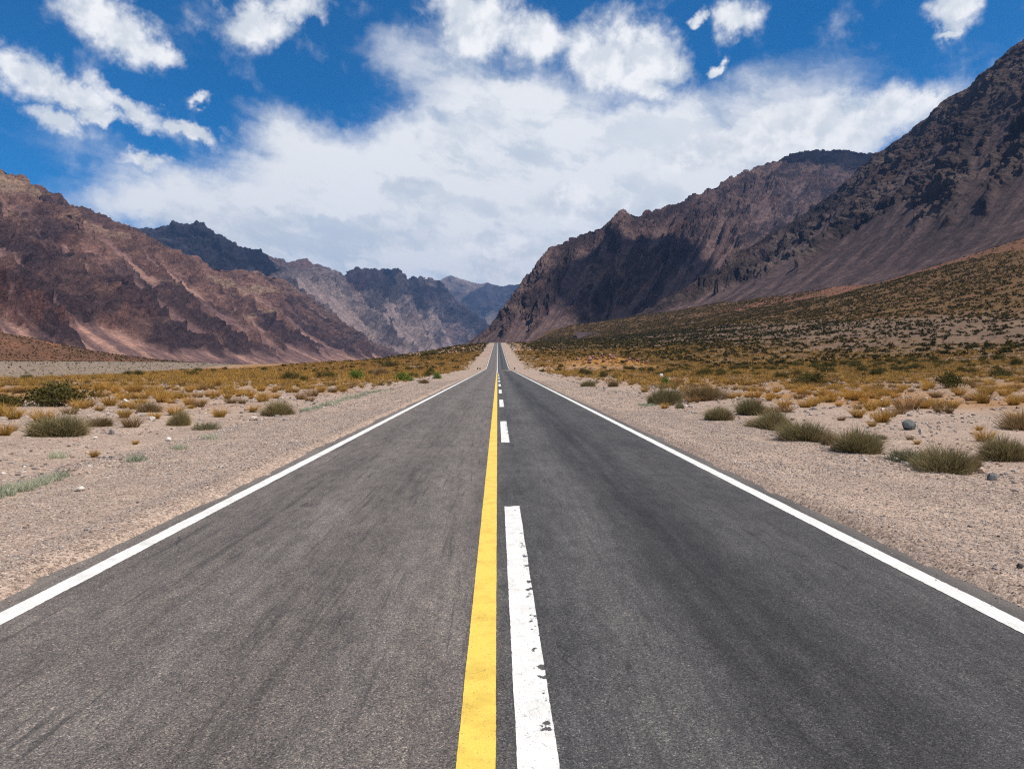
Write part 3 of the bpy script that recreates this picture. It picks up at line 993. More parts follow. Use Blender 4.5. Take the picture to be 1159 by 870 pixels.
def vary(rng, col, n, amt=0.25, hue=0.08):
    return np.array(col)[None, :] * (1 + rng.uniform(-amt, amt, (n, 1))) * (1 + rng.uniform(-hue, hue, (n, 3)))


def me_of(name, parts, mat):
    v, f, c = merge(parts)
    return mesh_np(name, v, f, mat, False, {'tone': c}, mesh_only=True)


def tussock_parts(rng, n=260, h=0.5, r=0.13, col=(0.56, 0.335, 0.085), wd=0.011, segs=3):
    th = rng.uniform(0, 2 * np.pi, n)
    rr = r * np.sqrt(rng.uniform(0, 1, n))
    base = np.stack([rr * np.cos(th), rr * np.sin(th), np.full(n, -0.03)], 1)
    lean = rng.uniform(0.05, 0.75, n) ** 1.2
    az_ = th + rng.normal(0, 0.6, n)
    d = np.stack([np.cos(az_) * lean, np.sin(az_) * lean, np.ones(n)], 1)
    L = h * rng.uniform(0.5, 1.12, n)
    c = vary(rng, col, n, 0.3)
    old = rng.random(n) < 0.2
    c[old] = vary(rng, (0.25, 0.16, 0.07), old.sum(), 0.3)
    return [blades(rng, base, d, L, np.full(n, wd) * rng.uniform(0.7, 1.4, n), rng.uniform(0.05, 0.55, n), c * 0.5, segs, c * 1.2)]  # blade bases darkened in colour to paint the dark gaps in the grass


def broom_parts(rng, n=4600, rx=0.5, h=0.62, col=(0.215, 0.190, 0.095), tip=(0.38, 0.320, 0.165), wd=0.006):
    """a rounded bush of thin upright twigs, size about 1 m across"""
    K = 7                                                # a few clumps of different size grown together
    kc = rng.uniform(0, 2 * np.pi, K)
    kr = rng.uniform(0.15, 0.68, K)
    kx, ky = kr * np.cos(kc), kr * np.sin(kc)
    ks, kh = rng.uniform(0.34, 0.62, K), rng.uniform(0.55, 1.08, K)
    kx[0], ky[0], ks[0], kh[0] = 0.0, 0.0, 0.72, 0.95
    k = rng.choice(K, n, p=ks ** 2 / (ks ** 2).sum())
    th = rng.uniform(0, 2 * np.pi, n)
    rr = np.sqrt(rng.uniform(0, 1, n))
    top = h * kh[k] * np.sqrt(np.clip(1.03 - rr ** 2, 0, 1)) * (0.66 + 0.44 * rng.random(n) ** 1.4)
    far = rng.random(n) < 0.03
    top[far] *= 1.35
    bx, by = rx * 0.95 * (kx[k] + ks[k] * rr * np.cos(th)) * 0.85, rx * 0.95 * (ky[k] + ks[k] * rr * np.sin(th)) * 0.85
    th = np.arctan2(by, bx)
    rr = np.hypot(bx, by) / rx
    start = top * rng.uniform(0.0, 0.62, n)
    base = np.stack([bx, by, start - 0.03], 1)
    d = np.stack([np.cos(th) * rr * 0.75 + rng.normal(0, 0.22, n), np.sin(th) * rr * 0.75 + rng.normal(0, 0.22, n), np.ones(n)], 1)
    L = np.clip(top - start, 0.08, None) * rng.uniform(0.7, 1.15, n)
    mixk = rng.random(n)[:, None]
    c0 = vary(rng, col, n, 0.3)
    dead = rng.random(n) < 0.16
    c0[dead] = vary(rng, (0.30, 0.225, 0.14), int(dead.sum()), 0.3)
    c1 = vary(rng, tip, n, 0.3) * mixk + c0 * (1 - mixk)
    return [blades(rng, base, d, L, np.full(n, wd) * rng.uniform(0.6, 1.4, n), rng.uniform(-0.25, 0.55, n), c0, 3, c1)]


def stems_parts(rng, n=40, rx=0.4, h=0.45, col=(0.11, 0.085, 0.065), wd=0.022):
    th = rng.uniform(0, 2 * np.pi, n)
    base = np.stack([rng.normal(0, rx * 0.25, n), rng.normal(0, rx * 0.25, n), np.full(n, -0.05)], 1)
    d = np.stack([np.cos(th) * rng.uniform(0.2, 1.3, n), np.sin(th) * rng.uniform(0.2, 1.3, n), np.ones(n)], 1)
    c = vary(rng, col, n)
    return [blades(rng, base, d, h * rng.uniform(0.6, 1.1, n), np.full(n, wd), rng.uniform(-0.2, 0.2, n), c, 3)]


def leafy_parts(rng, n=2200, rx=0.5, h=0.55, col=(0.062, 0.060, 0.019), hi=(0.140, 0.122, 0.038), size=0.055, clumps=26):
    """a shrub of small leaves gathered in clumps with gaps, about 1 m across"""
    cc = unit(rng.normal(0, 1, (clumps, 3)))
    cc[:, 2] = np.abs(cc[:, 2])
    cc = cc * rng.uniform(0.45, 0.95, clumps)[:, None] * [rx, rx, h * 0.92]
    k = rng.integers(0, clumps, n)
    cen = cc[k] + rng.normal(0, 1, (n, 3)) * [rx * 0.17, rx * 0.17, h * 0.14]
    cen[:, 2] = np.abs(cen[:, 2]) + 0.01
    ck = rng.random(clumps)[k][:, None]
    c = (np.array(col) * (1 - ck) + np.array(hi) * ck) * (1 + rng.uniform(-0.25, 0.25, (n, 1)))
    return [cards(rng, cen, np.full(n, size), c)]


def weed_parts(rng, n=260, rx=0.32, h=0.2, col=(0.33, 0.36, 0.26), tip=(0.47, 0.50, 0.38), wd=0.014):
    th = rng.uniform(0, 2 * np.pi, n)
    rr = rx * np.sqrt(rng.uniform(0, 1, n))
    base = np.stack([rr * np.cos(th), rr * np.sin(th), np.full(n, -0.02)], 1)
    d = np.stack([rng.normal(0, 0.55, n), rng.normal(0, 0.55, n), np.ones(n)], 1)
    return [blades(rng, base, d, h * rng.uniform(0.4, 1.2, n), np.full(n, wd) * rng.uniform(0.6, 1.5, n), rng.uniform(0, 0.4, n), vary(rng, col, n, 0.3), 2, vary(rng, tip, n, 0.25))]


g = lambda s: np.random.default_rng(s)
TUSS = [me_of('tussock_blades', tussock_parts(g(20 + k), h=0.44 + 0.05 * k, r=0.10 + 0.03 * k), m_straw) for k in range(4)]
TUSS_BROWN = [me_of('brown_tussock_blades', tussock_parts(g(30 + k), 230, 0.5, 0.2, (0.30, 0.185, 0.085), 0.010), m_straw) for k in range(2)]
BROOM = [(me_of('foliage', broom_parts(g(40 + k)), m_twig), me_of('stem', stems_parts(g(50 + k)), m_wood)) for k in range(4)]
BROOM_BROWN = [(me_of('foliage', broom_parts(g(60 + k), 2300, col=(0.235, 0.165, 0.085), tip=(0.42, 0.285, 0.140)), m_twig), me_of('stem', stems_parts(g(65 + k)), m_wood)) for k in range(2)]
LEAFY = [(me_of('foliage', leafy_parts(g(70 + k)), m_leaf), me_of('stem', stems_parts(g(75 + k), 30), m_wood)) for k in range(3)]
GREEN = [(me_of('foliage', leafy_parts(g(80 + k), 1800, 0.5, 0.5, (0.085, 0.13, 0.022), (0.21, 0.29, 0.06), 0.06), m_leaf), me_of('stem', stems_parts(g(85 + k), 26, col=(0.14, 0.12, 0.07)), m_wood)) for k in range(2)]
WEED = [me_of('silver_weed_leaves', weed_parts(g(90 + k)), m_twig) for k in range(3)]
PALE = [(me_of('foliage', broom_parts(g(100 + k), 1300, 0.5, 0.5, (0.20, 0.20, 0.115), (0.36, 0.35, 0.22), 0.009), m_twig), me_of('stem', stems_parts(g(105 + k), 24), m_wood)) for k in range(2)]
SETS = {'broom': (BROOM, 1.0, 0.66), 'brown': (BROOM_BROWN, 1.0, 0.66), 'dark': (LEAFY, 1.0, 0.60), 'green': (GREEN, 1.0, 0.56), 'pale': (PALE, 1.0, 0.54)}
_cnt = {}


def bush(kind, name, px0, px1, ytop, ybase, label, cat='bush', group=None):
    """a bush that stands where its base shows in the photograph"""
    protos, w0, h0 = SETS[kind]
    x, y = at_pixel((px0 + px1) / 2, ybase)
    w = (px1 - px0) / F_PX * y * (1.2 if kind in ('broom', 'brown', 'pale') else 1.04)
    y += 0.32 * w
    x *= y / (y - 0.32 * w)
    h = (ybase - ytop) / F_PX * y * 1.06
    i = _cnt.get(kind, 0)
    _cnt[kind] = i + 1
    e = empty(name, (x, y, on_ground(x, y) - 0.02), (i * 2.4) % 6.283)
    e.scale = (w / w0, w / w0, h / h0)
    tag(e, label, cat, group)
    fo, st = protos[i % len(protos)]
    link('foliage', fo, e)
    link('stem', st, e)
    HERO.append((x, y, w * 0.5))
    return e


HERO = []
BUSHES = [
    ('dark', 'dark_shrub', 20, 101, 432, 461, 'large dark green shrub at the left edge, behind the grey-green broom bush'),
    ('dark', 'dark_shrub', -22, 21, 442, 462, 'dark shrub cut by the left frame edge, beside the largest dark shrub'),
    ('broom', 'broom_bush', 28, 104, 459, 494, 'wide grey-green broom bush on gravel in front of the large dark shrub, left'),
    ('brown', 'broom_bush', 96, 128, 467, 482, 'low brownish bush touching the right end of the wide grey-green broom bush on the left'),
    ('brown', 'broom_bush', 152, 182, 450, 468, 'brown straw-topped bush among small ochre tussocks left of the road'),
    ('broom', 'broom_bush', 190, 216, 459, 482, 'upright grey-green bush between the brown bush and the pale low bush on the left'),
    ('pale', 'broom_bush', 218, 247, 472, 487, 'pale green low bush right of the upright grey-green bush on the left flat'),
    ('broom', 'broom_bush', 298, 337, 449, 471, 'rounded grey-green bush by the left shoulder, at the start of the silver weeds'),
    ('dark', 'dark_shrub', 358, 381, 416, 428, 'dark shrub in the ochre grass left of the road, right of the dull one'),
    ('dark', 'dark_shrub', 318, 342, 420, 431, 'dull dark shrub left of the other dark one in the ochre strip'),
    ('green', 'green_bush', 393, 414, 417, 430, 'fresh green bush standing left of the grey bush beyond the ochre grass'),
    ('brown', 'broom_bush', 418, 446, 413, 425, 'greyish brown bush between the two bright green bushes left of the road'),
    ('green', 'green_bush', 446, 468, 418, 431, 'brightest green bush close to the left shoulder'),
    ('green', 'green_bush', 489, 500, 420, 429, 'small green bush at the left shoulder edge, farthest along the road of the green bushes'),
    ('dark', 'dark_shrub', 428, 452, 407, 415, 'long dark shrub on the lip of the left terrace, at the edge of the slope'),
    ('dark', 'dark_shrub', 478, 498, 395, 402, 'dark shrub clump standing on the left skyline below the blue mountains'),
    ('brown', 'broom_bush', 472, 486, 427, 434, 'small brown bush at the foot of the brightest green bush, by the left shoulder'),
    ('broom', 'broom_bush', 728, 766, 434, 459, 'tall grey-green bush on the right shoulder edge, below the bright green one'),
    ('green', 'green_bush', 746, 760, 422, 436, 'bright green bush with a white stone beside it right of the road'),
    ('brown', 'broom_bush', 774, 830, 431, 454, 'wide brownish grey bush behind the small bush on the right shoulder'),
    ('broom', 'broom_bush', 797, 835, 455, 477, 'low grey-green bush on the right shoulder edge, left of the rounded brown-green one'),
    ('broom', 'broom_bush', 830, 870, 446, 470, 'rounded brown-green bush set back from the right shoulder'),
    ('broom', 'broom_bush', 848, 898, 460, 488, 'full grey-green bush at the left end of the bush row on the right shoulder'),
    ('broom', 'broom_bush', 888, 945, 472, 502, 'long grey-green bush behind the pale green-white stone in the right row'),
    ('broom', 'broom_bush', 935, 1000, 478, 516, 'grey-green bush in the middle of the right row, with pale stones at its foot'),
    ('pale', 'broom_bush', 998, 1050, 502, 527, 'brownish pale bush leaning left of the nearest big bush on the right'),
    ('broom', 'broom_bush', 1034, 1104, 501, 539, 'nearest big broom bush on the right, with straw-coloured blades at its foot'),
    ('broom', 'broom_bush', 1104, 1168, 488, 522, 'broom bush at the right frame edge, behind the dark grey stone'),
    ('brown', 'broom_bush', 1130, 1185, 455, 486, 'brown straw-topped bush higher at the right frame edge'),
    ('pale', 'broom_bush', 990, 1004, 488, 498, 'tiny pale bush in front of the dark boulder on the right'),
    ('dark', 'dark_shrub', 1062, 1092, 420, 440, 'dark rounded shrub on the right flat above the ochre tussocks'),
    ('dark', 'dark_shrub', 898, 934, 418, 436, 'broad dark shrub behind the tussock field right of the road'),
    ('brown', 'broom_bush', 686, 702, 428, 438, 'small grey-brown bush along the right shoulder, nearest of the pair by the mound'),
    ('broom', 'broom_bush', 655, 672, 429, 438, 'small grey-green bush along the right shoulder, beyond the grey-brown one'),
]
BUSHES += [
    ('pale', 'broom_bush', 884, 898, 478, 492, 'small pale bush squeezed between the first two big bushes of the right row'),
    ('brown', 'broom_bush', 930, 952, 484, 507, 'brown wiry bush between the long and the middle bush of the right row'),
    ('brown', 'broom_bush', 1088, 1112, 510, 534, 'brown wiry bush leaning on the right end of the nearest big bush'),
    ('pale', 'broom_bush', 764, 776, 452, 463, 'little pale bush right of the tall grey-green bush on the right shoulder'),
    ('brown', 'broom_bush', 866, 884, 455, 471, 'brown wiry bush right of the rounded brown-green bush'),
]
for b in BUSHES:
    bush(*b)


def weed(px, py, wpx, label, group=None, scale=1.0):
    x, y = at_pixel(px, py)
    o = link('silver_weed', WEED[len(HERO) % 3], None, (x, y, on_ground(x, y)))
    s = wpx / F_PX * y / 0.64
    o.scale = (s, s, max(0.75, min(s, 1.5)) * scale)
    o.rotation_euler = (0, 0, px * 1.7 % 6.28)
    HERO.append((x, y, s * 0.3))
    return tag(o, label, 'weed', group)


weed(66, 518, 20, 'silver-green weed tuft alone on the left gravel, left of the two ochre tufts', None, 1.25)
weed(155, 522, 22, 'silver-green weed with leafy top at the left shoulder, right of the ochre tufts', None, 1.3)
weed(203, 509, 18, 'flat silvery weed on the left gravel, right of the leafy silver weed', None, 0.8)
weed(237, 498, 18, 'silver weed below the pale green low bush on the left', None, 1.0)
weed(620 + 112, 459, 20, 'pale silver weed at the foot of the tall grey-green bush on the right shoulder', None, 0.8)
for px, py, wpx in [(4, 562, 26), (20, 557, 24), (34, 552, 22), (46, 549, 22), (58, 545, 22), (70, 541, 18), (-10, 566, 24), (28, 556, 18), (12, 556, 20)]:
    weed(px, py, wpx, 'silver-green weed in the dense strip at the left frame edge', 'weeds of the strip at the left frame edge', 1.0)
for k in range(22):
    u_ = k / 21
    weed(346 + 90 * u_ + random.uniform(-2, 2), 468 - 26 * u_ - 9 * u_ * (1 - u_) + random.uniform(-1.5, 1.5), 13 - 4 * u_,
         'silver weed in the row along the left shoulder beyond the grey-green bush', 'weeds in a row along the left shoulder', 1.2)

TUFTS = [(107, 517, 15, 0, 'ochre grass tuft alone on the left gravel between two silver weeds'), (153, 503, 9, 0, 'small ochre tuft above the leafy silver weed on the left'),
         (142, 472, 13, 0, 'round ochre tussock left of the brown straw-topped bush'), (113, 464, 11, 0, 'small ochre tussock beside the right end of the dark shrub'),
         (16, 476, 26, 0, 'golden tussock at the left frame edge in front of the dark shrub'), (4, 470, 24, 0, 'golden tussock cut by the left frame edge'),
         (14, 487, 12, 1, 'brownish tuft below the golden tussocks at the left edge'), (246, 436, 14, 0, 'bright ochre tussock in the middle of the left grass field'),
         (952, 475, 10, 1, 'small brownish tussock left of the golden pair on the right flat'), (971, 473, 20, 0, 'golden tussock left of the largest golden one on the right flat'),
         (998, 477, 24, 0, 'largest golden tussock on the right, above the dark boulder'), (987, 483, 10, 0, 'little ochre tuft below the largest golden tussock on the right'),
         (1027, 464, 30, 1, 'tall brown-tipped tussock behind the dark boulder on the right'), (1047, 463, 18, 0, 'ochre tussock right of the tall brown-tipped one'),
         (1068, 468, 22, 1, 'wide brown tussock on the right flat beyond the bare gravel'), (1114, 499, 20, 0, 'golden-brown tussock standing on bare gravel right of the boulder'),
         (1108, 487, 12, 0, 'smaller tuft behind the golden-brown tussock on bare gravel'), (1030, 498, 9, 1, 'short tuft in front of the dark boulder'),
         (1038, 503, 8, 0, 'little ochre tuft nearer the row of bushes, below the dark boulder'), (752, 463, 9, 0, 'small ochre tuft by the foot of the tall grey-green bush on the right')]
for k, (px, py, wpx, br, label) in enumerate(TUFTS):
    x, y = at_pixel(px, py)
    o = link('grass_tussock', (TUSS_BROWN[k % 2] if br else TUSS[k % 4]), None, (x, y, on_ground(x, y)))
    s = wpx / F_PX * y / 0.62
    o.scale = (s, s, s * (0.95 if br else 1.0))
    o.rotation_euler = (0, 0, k * 1.3)
    tag(o, label, 'grass tussock')
    HERO.append((x, y, 0.3 * s))

# fields of bunch grass: the nearest as objects of their own, the rest as one mass
HX = np.array(HERO)


def free_of_heroes(x, y):
    d = np.hypot(x[:, None] - HX[None, :, 0], (y[:, None] - HX[None, :, 1]))
    return (d > HX[None, :, 2] * 0.8 + 0.12).all(1)


rg = g(5)


def scatter(n, x0, x1, y0, y1):
    u_ = rg.random(n)
    yy = np.sqrt(y0 * y0 + u_ * (y1 * y1 - y0 * y0)) if y0 > 0 else y0 + u_ * (y1 - y0)
    return rg.uniform(x0, x1, n), yy


# left field
lx, ly = scatter(130000, -75, -8.2, 14, 420)
ppx = VX + F_PX * lx / ly
dl = sstep(-8.0, -11, lx) * sstep(20, 36, ly + 0.25 * np.abs(lx) + 8 * fbm(lx / 9, ly / 14, 3, 205)) * sstep(-0.55, 0.15, fbm(lx / 6, ly / 9, 3, 201)) * (lx > np.interp(ly, EDGE_Y, EDGE_X) + 1)
dl = dl + 0.05 * (ly > 16)
keep = (rg.random(len(lx)) < dl * 0.85 * np.clip(75 / ly, 0.12, 1) ** 0.7) & (ppx > -420)
lx, ly = lx[keep], ly[keep]
# right field
rx_, ry_ = scatter(200000, 8.0, 150, 12, 420)
ppx = VX + F_PX * rx_ / ry_
dr = sstep(8.0, 10.5, rx_ - 0.2) * sstep(19, 34, ry_ + 0.35 * rx_ + 9 * fbm(rx_ / 9, ry_ / 14, 3, 215)) * sstep(-0.5, 0.2, fbm(rx_ / 6, ry_ / 9, 3, 211))
dr = dr * (1 - 0.75 * sstep(0.17, 0.24, fan_fraction(rx_, ry_))) + 0.04 * (ry_ > 14)
keep = (rg.random(len(rx_)) < dr * 0.85 * np.clip(75 / ry_, 0.12, 1) ** 0.7) & (ppx < 1560)
rx_, ry_ = rx_[keep], ry_[keep]
tx, ty = np.concatenate([lx, rx_]), np.concatenate([ly, ry_])
ok = free_of_heroes(tx, ty)
tx, ty = tx[ok], ty[ok]
# do not stand on the bare gravel patches seen on the right
order = np.argsort(ty + 1000.0 * ((VX + F_PX * tx / ty < -15) | (VX + F_PX * tx / ty > 1175)))
tx, ty = tx[order], ty[order]
N_IND = 270
tz = ground_z(tx, ty)
for k in range(min(N_IND, len(tx))):
    br = rg.random() < 0.22
    me = TUSS_BROWN[k % 2] if br else TUSS[k % 4]
    o = link('grass_tussock', me, None, (tx[k], ty[k], tz[k]))
    s = rg.uniform(0.55, 1.15)
    o.scale = (s, s, s * rg.uniform(0.75, 1.1))
    o.rotation_euler = (0, 0, rg.uniform(0, 6.28))
    if tx[k] < 0:
        tag(o, 'ochre bunch grass tussock in the dry field left of the road', 'grass tussock', 'bunch grass tussocks left of the road')
    else:
        tag(o, 'ochre bunch grass tussock in the dry field right of the road', 'grass tussock', 'bunch grass tussocks right of the road')
parts = []
for lod, (lo_, hi_, nb_, wd_, sg) in enumerate([(0, 62, 60, 0.022, 2), (62, 120, 24, 0.05, 1), (120, 500, 9, 0.13, 1)]):
    sel = np.arange(len(tx)) >= N_IND
    sel &= (ty >= lo_) & (ty < hi_)
    n = int(sel.sum())
    if not n:
        continue
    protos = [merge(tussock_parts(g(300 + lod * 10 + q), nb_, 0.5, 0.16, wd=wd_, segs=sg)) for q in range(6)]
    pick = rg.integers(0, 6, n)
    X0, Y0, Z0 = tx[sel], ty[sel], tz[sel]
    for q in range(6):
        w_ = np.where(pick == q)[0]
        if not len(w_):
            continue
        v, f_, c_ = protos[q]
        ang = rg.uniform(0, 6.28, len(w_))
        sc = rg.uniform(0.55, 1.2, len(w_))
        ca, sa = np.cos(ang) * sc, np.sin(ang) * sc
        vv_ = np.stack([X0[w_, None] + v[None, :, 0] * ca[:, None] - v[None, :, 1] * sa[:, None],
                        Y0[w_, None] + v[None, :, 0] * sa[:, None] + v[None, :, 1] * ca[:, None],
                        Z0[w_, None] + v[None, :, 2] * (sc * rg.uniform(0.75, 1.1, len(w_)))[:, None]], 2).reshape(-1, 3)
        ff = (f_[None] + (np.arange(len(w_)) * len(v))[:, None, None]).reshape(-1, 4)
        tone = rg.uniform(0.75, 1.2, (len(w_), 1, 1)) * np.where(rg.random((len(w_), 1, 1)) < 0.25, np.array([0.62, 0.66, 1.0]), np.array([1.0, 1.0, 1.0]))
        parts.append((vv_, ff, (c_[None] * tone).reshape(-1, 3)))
v, f_, c_ = merge(parts)
gr = mesh_np('bunch_grass', v, f_, m_straw, False, {'tone': c_})
tag(gr, 'ochre bunch grass covering the flats beside the road', None, None, 'stuff')

# dark shrubs of the fan, the left hill and the river bank
sx1, sy1 = scatter(340000, 9, 560, 55, 1400)
ff_ = fan_fraction(sx1, sy1)
pt = fbm(sx1 / 38, sy1 / 60, 4, 101)
pt2 = fbm(sx1 / 9, sy1 / 14, 3, 221)
dens = np.select([ff_ < 0.03, ff_ + 0.05 * pt < 0.20, ff_ + 0.05 * pt < 0.45, ff_ + 0.06 * pt < 0.90], [0.18, 0.66, 0.60, 0.75], np.where(sy1 > 900, 0.45, 0.06))
dens = dens * sstep(-0.45, 0.3, pt2 + 0.5 * fbm(sx1 / 45, sy1 / 70, 3, 223))
keep = rg.random(len(sx1)) < dens
sx1, sy1 = sx1[keep], sy1[keep]
sx2, sy2 = scatter(12000, -75, -8.5, 60, 780)
keep = (sx2 > np.interp(sy2, EDGE_Y, EDGE_X) + 1) & (rg.random(len(sx2)) < 0.36 * sstep(-0.3, 0.3, fbm(sx2 / 10, sy2 / 18, 3, 231)) * (0.55 + 0.9 * sstep(150, 300, sy2)))
sx2, sy2 = sx2[keep], sy2[keep]
sx3, sy3 = rg.uniform(-318, -262, 2600), rg.uniform(250, 900, 2600)
sx4, sy4 = rg.uniform(-440, -300, 4200), rg.uniform(330, 900, 4200)
extra = rg.random(260)
sx5, sy5 = np.concatenate([sx1, sx2, sx3, sx4]), np.concatenate([sy1, sy2, sy3, sy4])
kindf = np.concatenate([np.zeros(len(sx1)), np.ones(len(sx2)), np.full(len(sx3), 2), np.full(len(sx4), 3)])
ok = (np.abs(sx5) > 8.6) & (VX + F_PX * sx5 / sy5 > -420) & (VX + F_PX * sx5 / sy5 < 1560)
sx5, sy5, kindf = sx5[ok], sy5[ok], kindf[ok]
o_ = np.argsort(np.hypot(sx5, sy5) + 5000.0 * ((VX + F_PX * sx5 / sy5 < -15) | (VX + F_PX * sx5 / sy5 > 1175)))
sx5, sy5, kindf = sx5[o_], sy5[o_], kindf[o_]
ok = np.ones(len(sx5), bool)
ok = free_of_heroes(sx5, sy5) if len(sx5) < 60000 else np.concatenate([free_of_heroes(sx5[a:a + 20000], sy5[a:a + 20000]) for a in range(0, len(sx5), 20000)])
sx5, sy5, kindf = sx5[ok], sy5[ok], kindf[ok]
sz5 = ground_z(sx5, sy5)
N_SH = 200
for k in range(N_SH):
    fo, st = LEAFY[k % 3]
    e = empty('dark_shrub', (sx5[k], sy5[k], sz5[k]), rg.uniform(0, 6.28))
    s = rg.uniform(0.8, 1.8)
    e.scale = (s, s, s * rg.uniform(0.8, 1.1))
    link('foliage', fo, e)
    link('stem', st, e)
    if sx5[k] < 0:
        tag(e, 'small dark shrub scattered in the ochre grass left of the road', 'bush', 'dark shrubs left of the road')
    else:
        tag(e, 'small dark shrub scattered on the gentle fan right of the road', 'bush', 'dark shrubs on the right fan')
parts = []
rest = np.arange(len(sx5)) >= N_SH
dist = np.hypot(sx5, sy5)
for lod, (lo_, hi_, nc, size) in enumerate([(0, 170, 60, 0.24), (170, 380, 22, 0.42), (380, 2000, 7, 0.72)]):
    sel = np.where(rest & (dist >= lo_) & (dist < hi_))[0]
    protos = [merge(leafy_parts(g(400 + lod * 10 + q), nc, 0.5, 0.55, (0.030, 0.029, 0.010), (0.085, 0.072, 0.022), size, 9)) for q in range(7)]
    pick = rg.integers(0, 7, len(sel))
    for q in range(7):
        w_ = sel[pick == q]
        if not len(w_):
            continue
        v, f_, c_ = protos[q]
        ang = rg.uniform(0, 6.28, len(w_))
        sc = rg.uniform(0.7, 1.7, len(w_)) * np.where(kindf[w_] == 2, 0.75, np.where((kindf[w_] == 0) & (fan_fraction(sx5[w_], sy5[w_]) > 0.1), 1.3, 1.0))
        ca, sa = np.cos(ang) * sc, np.sin(ang) * sc
        vv_ = np.stack([sx5[w_, None] + v[None, :, 0] * ca[:, None] - v[None, :, 1] * sa[:, None],
                        sy5[w_, None] + v[None, :, 0] * sa[:, None] + v[None, :, 1] * ca[:, None],
                        sz5[w_, None] + v[None, :, 2] * (sc * rg.uniform(0.75, 1.1, len(w_)))[:, None]], 2).reshape(-1, 3)
        ff = (f_[None] + (np.arange(len(w_)) * len(v))[:, None, None]).reshape(-1, 4)
        fr = fan_fraction(sx5[w_], sy5[w_])
        yel = (rg.random(len(w_)) < np.where(kindf[w_] == 0, np.where(fr > 0.42, 0.40, np.where(fr < 0.2, 0.22, 0.05)), 0.12))[:, None, None]
        tone = rg.uniform(0.7, 1.3, (len(w_), 1, 1)) * np.where(yel, np.array([3.6, 2.7, 2.0]), np.array([1.0, 1.0, 1.0]))
        parts.append((vv_, ff, (c_[None] * tone).reshape(-1, 3)))
v, f_, c_ = merge(parts)
sh = mesh_np('far_scrub', v, f_, m_leaf, False, {'tone': c_})
tag(sh, 'dark scrub dotting the right fan and the far bank of the valley', None, None, 'stuff')

# ------------------------------------------------------------------ stones
m_stone, t, out = material('loose_stone')
gp = t.n('ShaderNodeTexCoord').outputs['Object']
c = t.mix(1.0, t.attr('tone', 'Color'), t.ramp(t.noise(gp, 9.0, 5, 0.65), [(0.3, (0.72, 0.72, 0.73)), (0.7, (1.25, 1.23, 1.2))]), 'MULTIPLY')
principled(t, out, c, 0.85, t.bump(t.noise(gp, 22.0, 4, 0.6), 0.5, 0.02), 0.25)
ICO_V = []
_p = (1 + 5 ** 0.5) / 2
for a_, b_ in ((1, _p), (1, -_p), (-1, _p), (-1, -_p)):
    ICO_V += [(0, a_, b_), (a_, b_, 0), (b_, 0, a_)]
ICO_V = unit(np.array(ICO_V, float))
_d = np.linalg.norm(ICO_V[:, None] - ICO_V[None], axis=2)
ICO_F = np.array([(i, j, k) if np.dot(np.cross(ICO_V[j] - ICO_V[i], ICO_V[k] - ICO_V[i]), ICO_V[i]) > 0 else (i, k, j)
                  for i in range(12) for j in range(i + 1, 12) for k in range(j + 1, 12) if _d[i, j] < 1.1 and _d[j, k] < 1.1 and _d[i, k] < 1.1])
OCT_V = np.array([[1, 0, 0], [-1, 0, 0], [0, 1, 0], [0, -1, 0], [0, 0, 1], [0, 0, -1]], float)
OCT_F = np.array([[0, 2, 4], [2, 1, 4], [1, 3, 4], [3, 0, 4], [2, 0, 5], [1, 2, 5], [3, 1, 5], [0, 3, 5]])
TONES = np.array([(0.34, 0.29, 0.26), (0.42, 0.36, 0.32), (0.27, 0.20, 0.17), (0.52, 0.47, 0.43), (0.20, 0.18, 0.18), (0.36, 0.25, 0.20), (0.11, 0.10, 0.10), (0.30, 0.28, 0.28)])


def stones(px_, py_, size, base_v, base_f, tone=None):
    n = len(px_)
    m = len(base_v)
    jit = 1 + rg.uniform(-0.28, 0.28, (n, m, 1))
    sq = np.stack([rg.uniform(0.8, 1.35, n), rg.uniform(0.6, 1.0, n), rg.uniform(0.4, 0.75, n)], 1)[:, None, :]
    v = base_v[None] * jit * sq * (size * 0.5)[:, None, None]
    a_ = rg.uniform(0, 6.28, n)
    ca, sa = np.cos(a_)[:, None], np.sin(a_)[:, None]
    x_, y_ = v[..., 0] * ca - v[..., 1] * sa, v[..., 0] * sa + v[..., 1] * ca
    z_ = v[..., 2] + ground_z(px_, py_)[:, None] + (size * 0.12)[:, None]
    V = np.stack([x_ + px_[:, None], y_ + py_[:, None], z_], 2).reshape(-1, 3)
    Fm = (base_f[None] + (np.arange(n) * m)[:, None, None]).reshape(-1, 3)
    tt_ = TONES[rg.choice(len(TONES), n, p=[.16, .16, .13, .12, .13, .11, .10, .09])] * rg.uniform(0.8, 1.2, (n, 1))
    return V, Fm, np.repeat(tt_, m, 0)


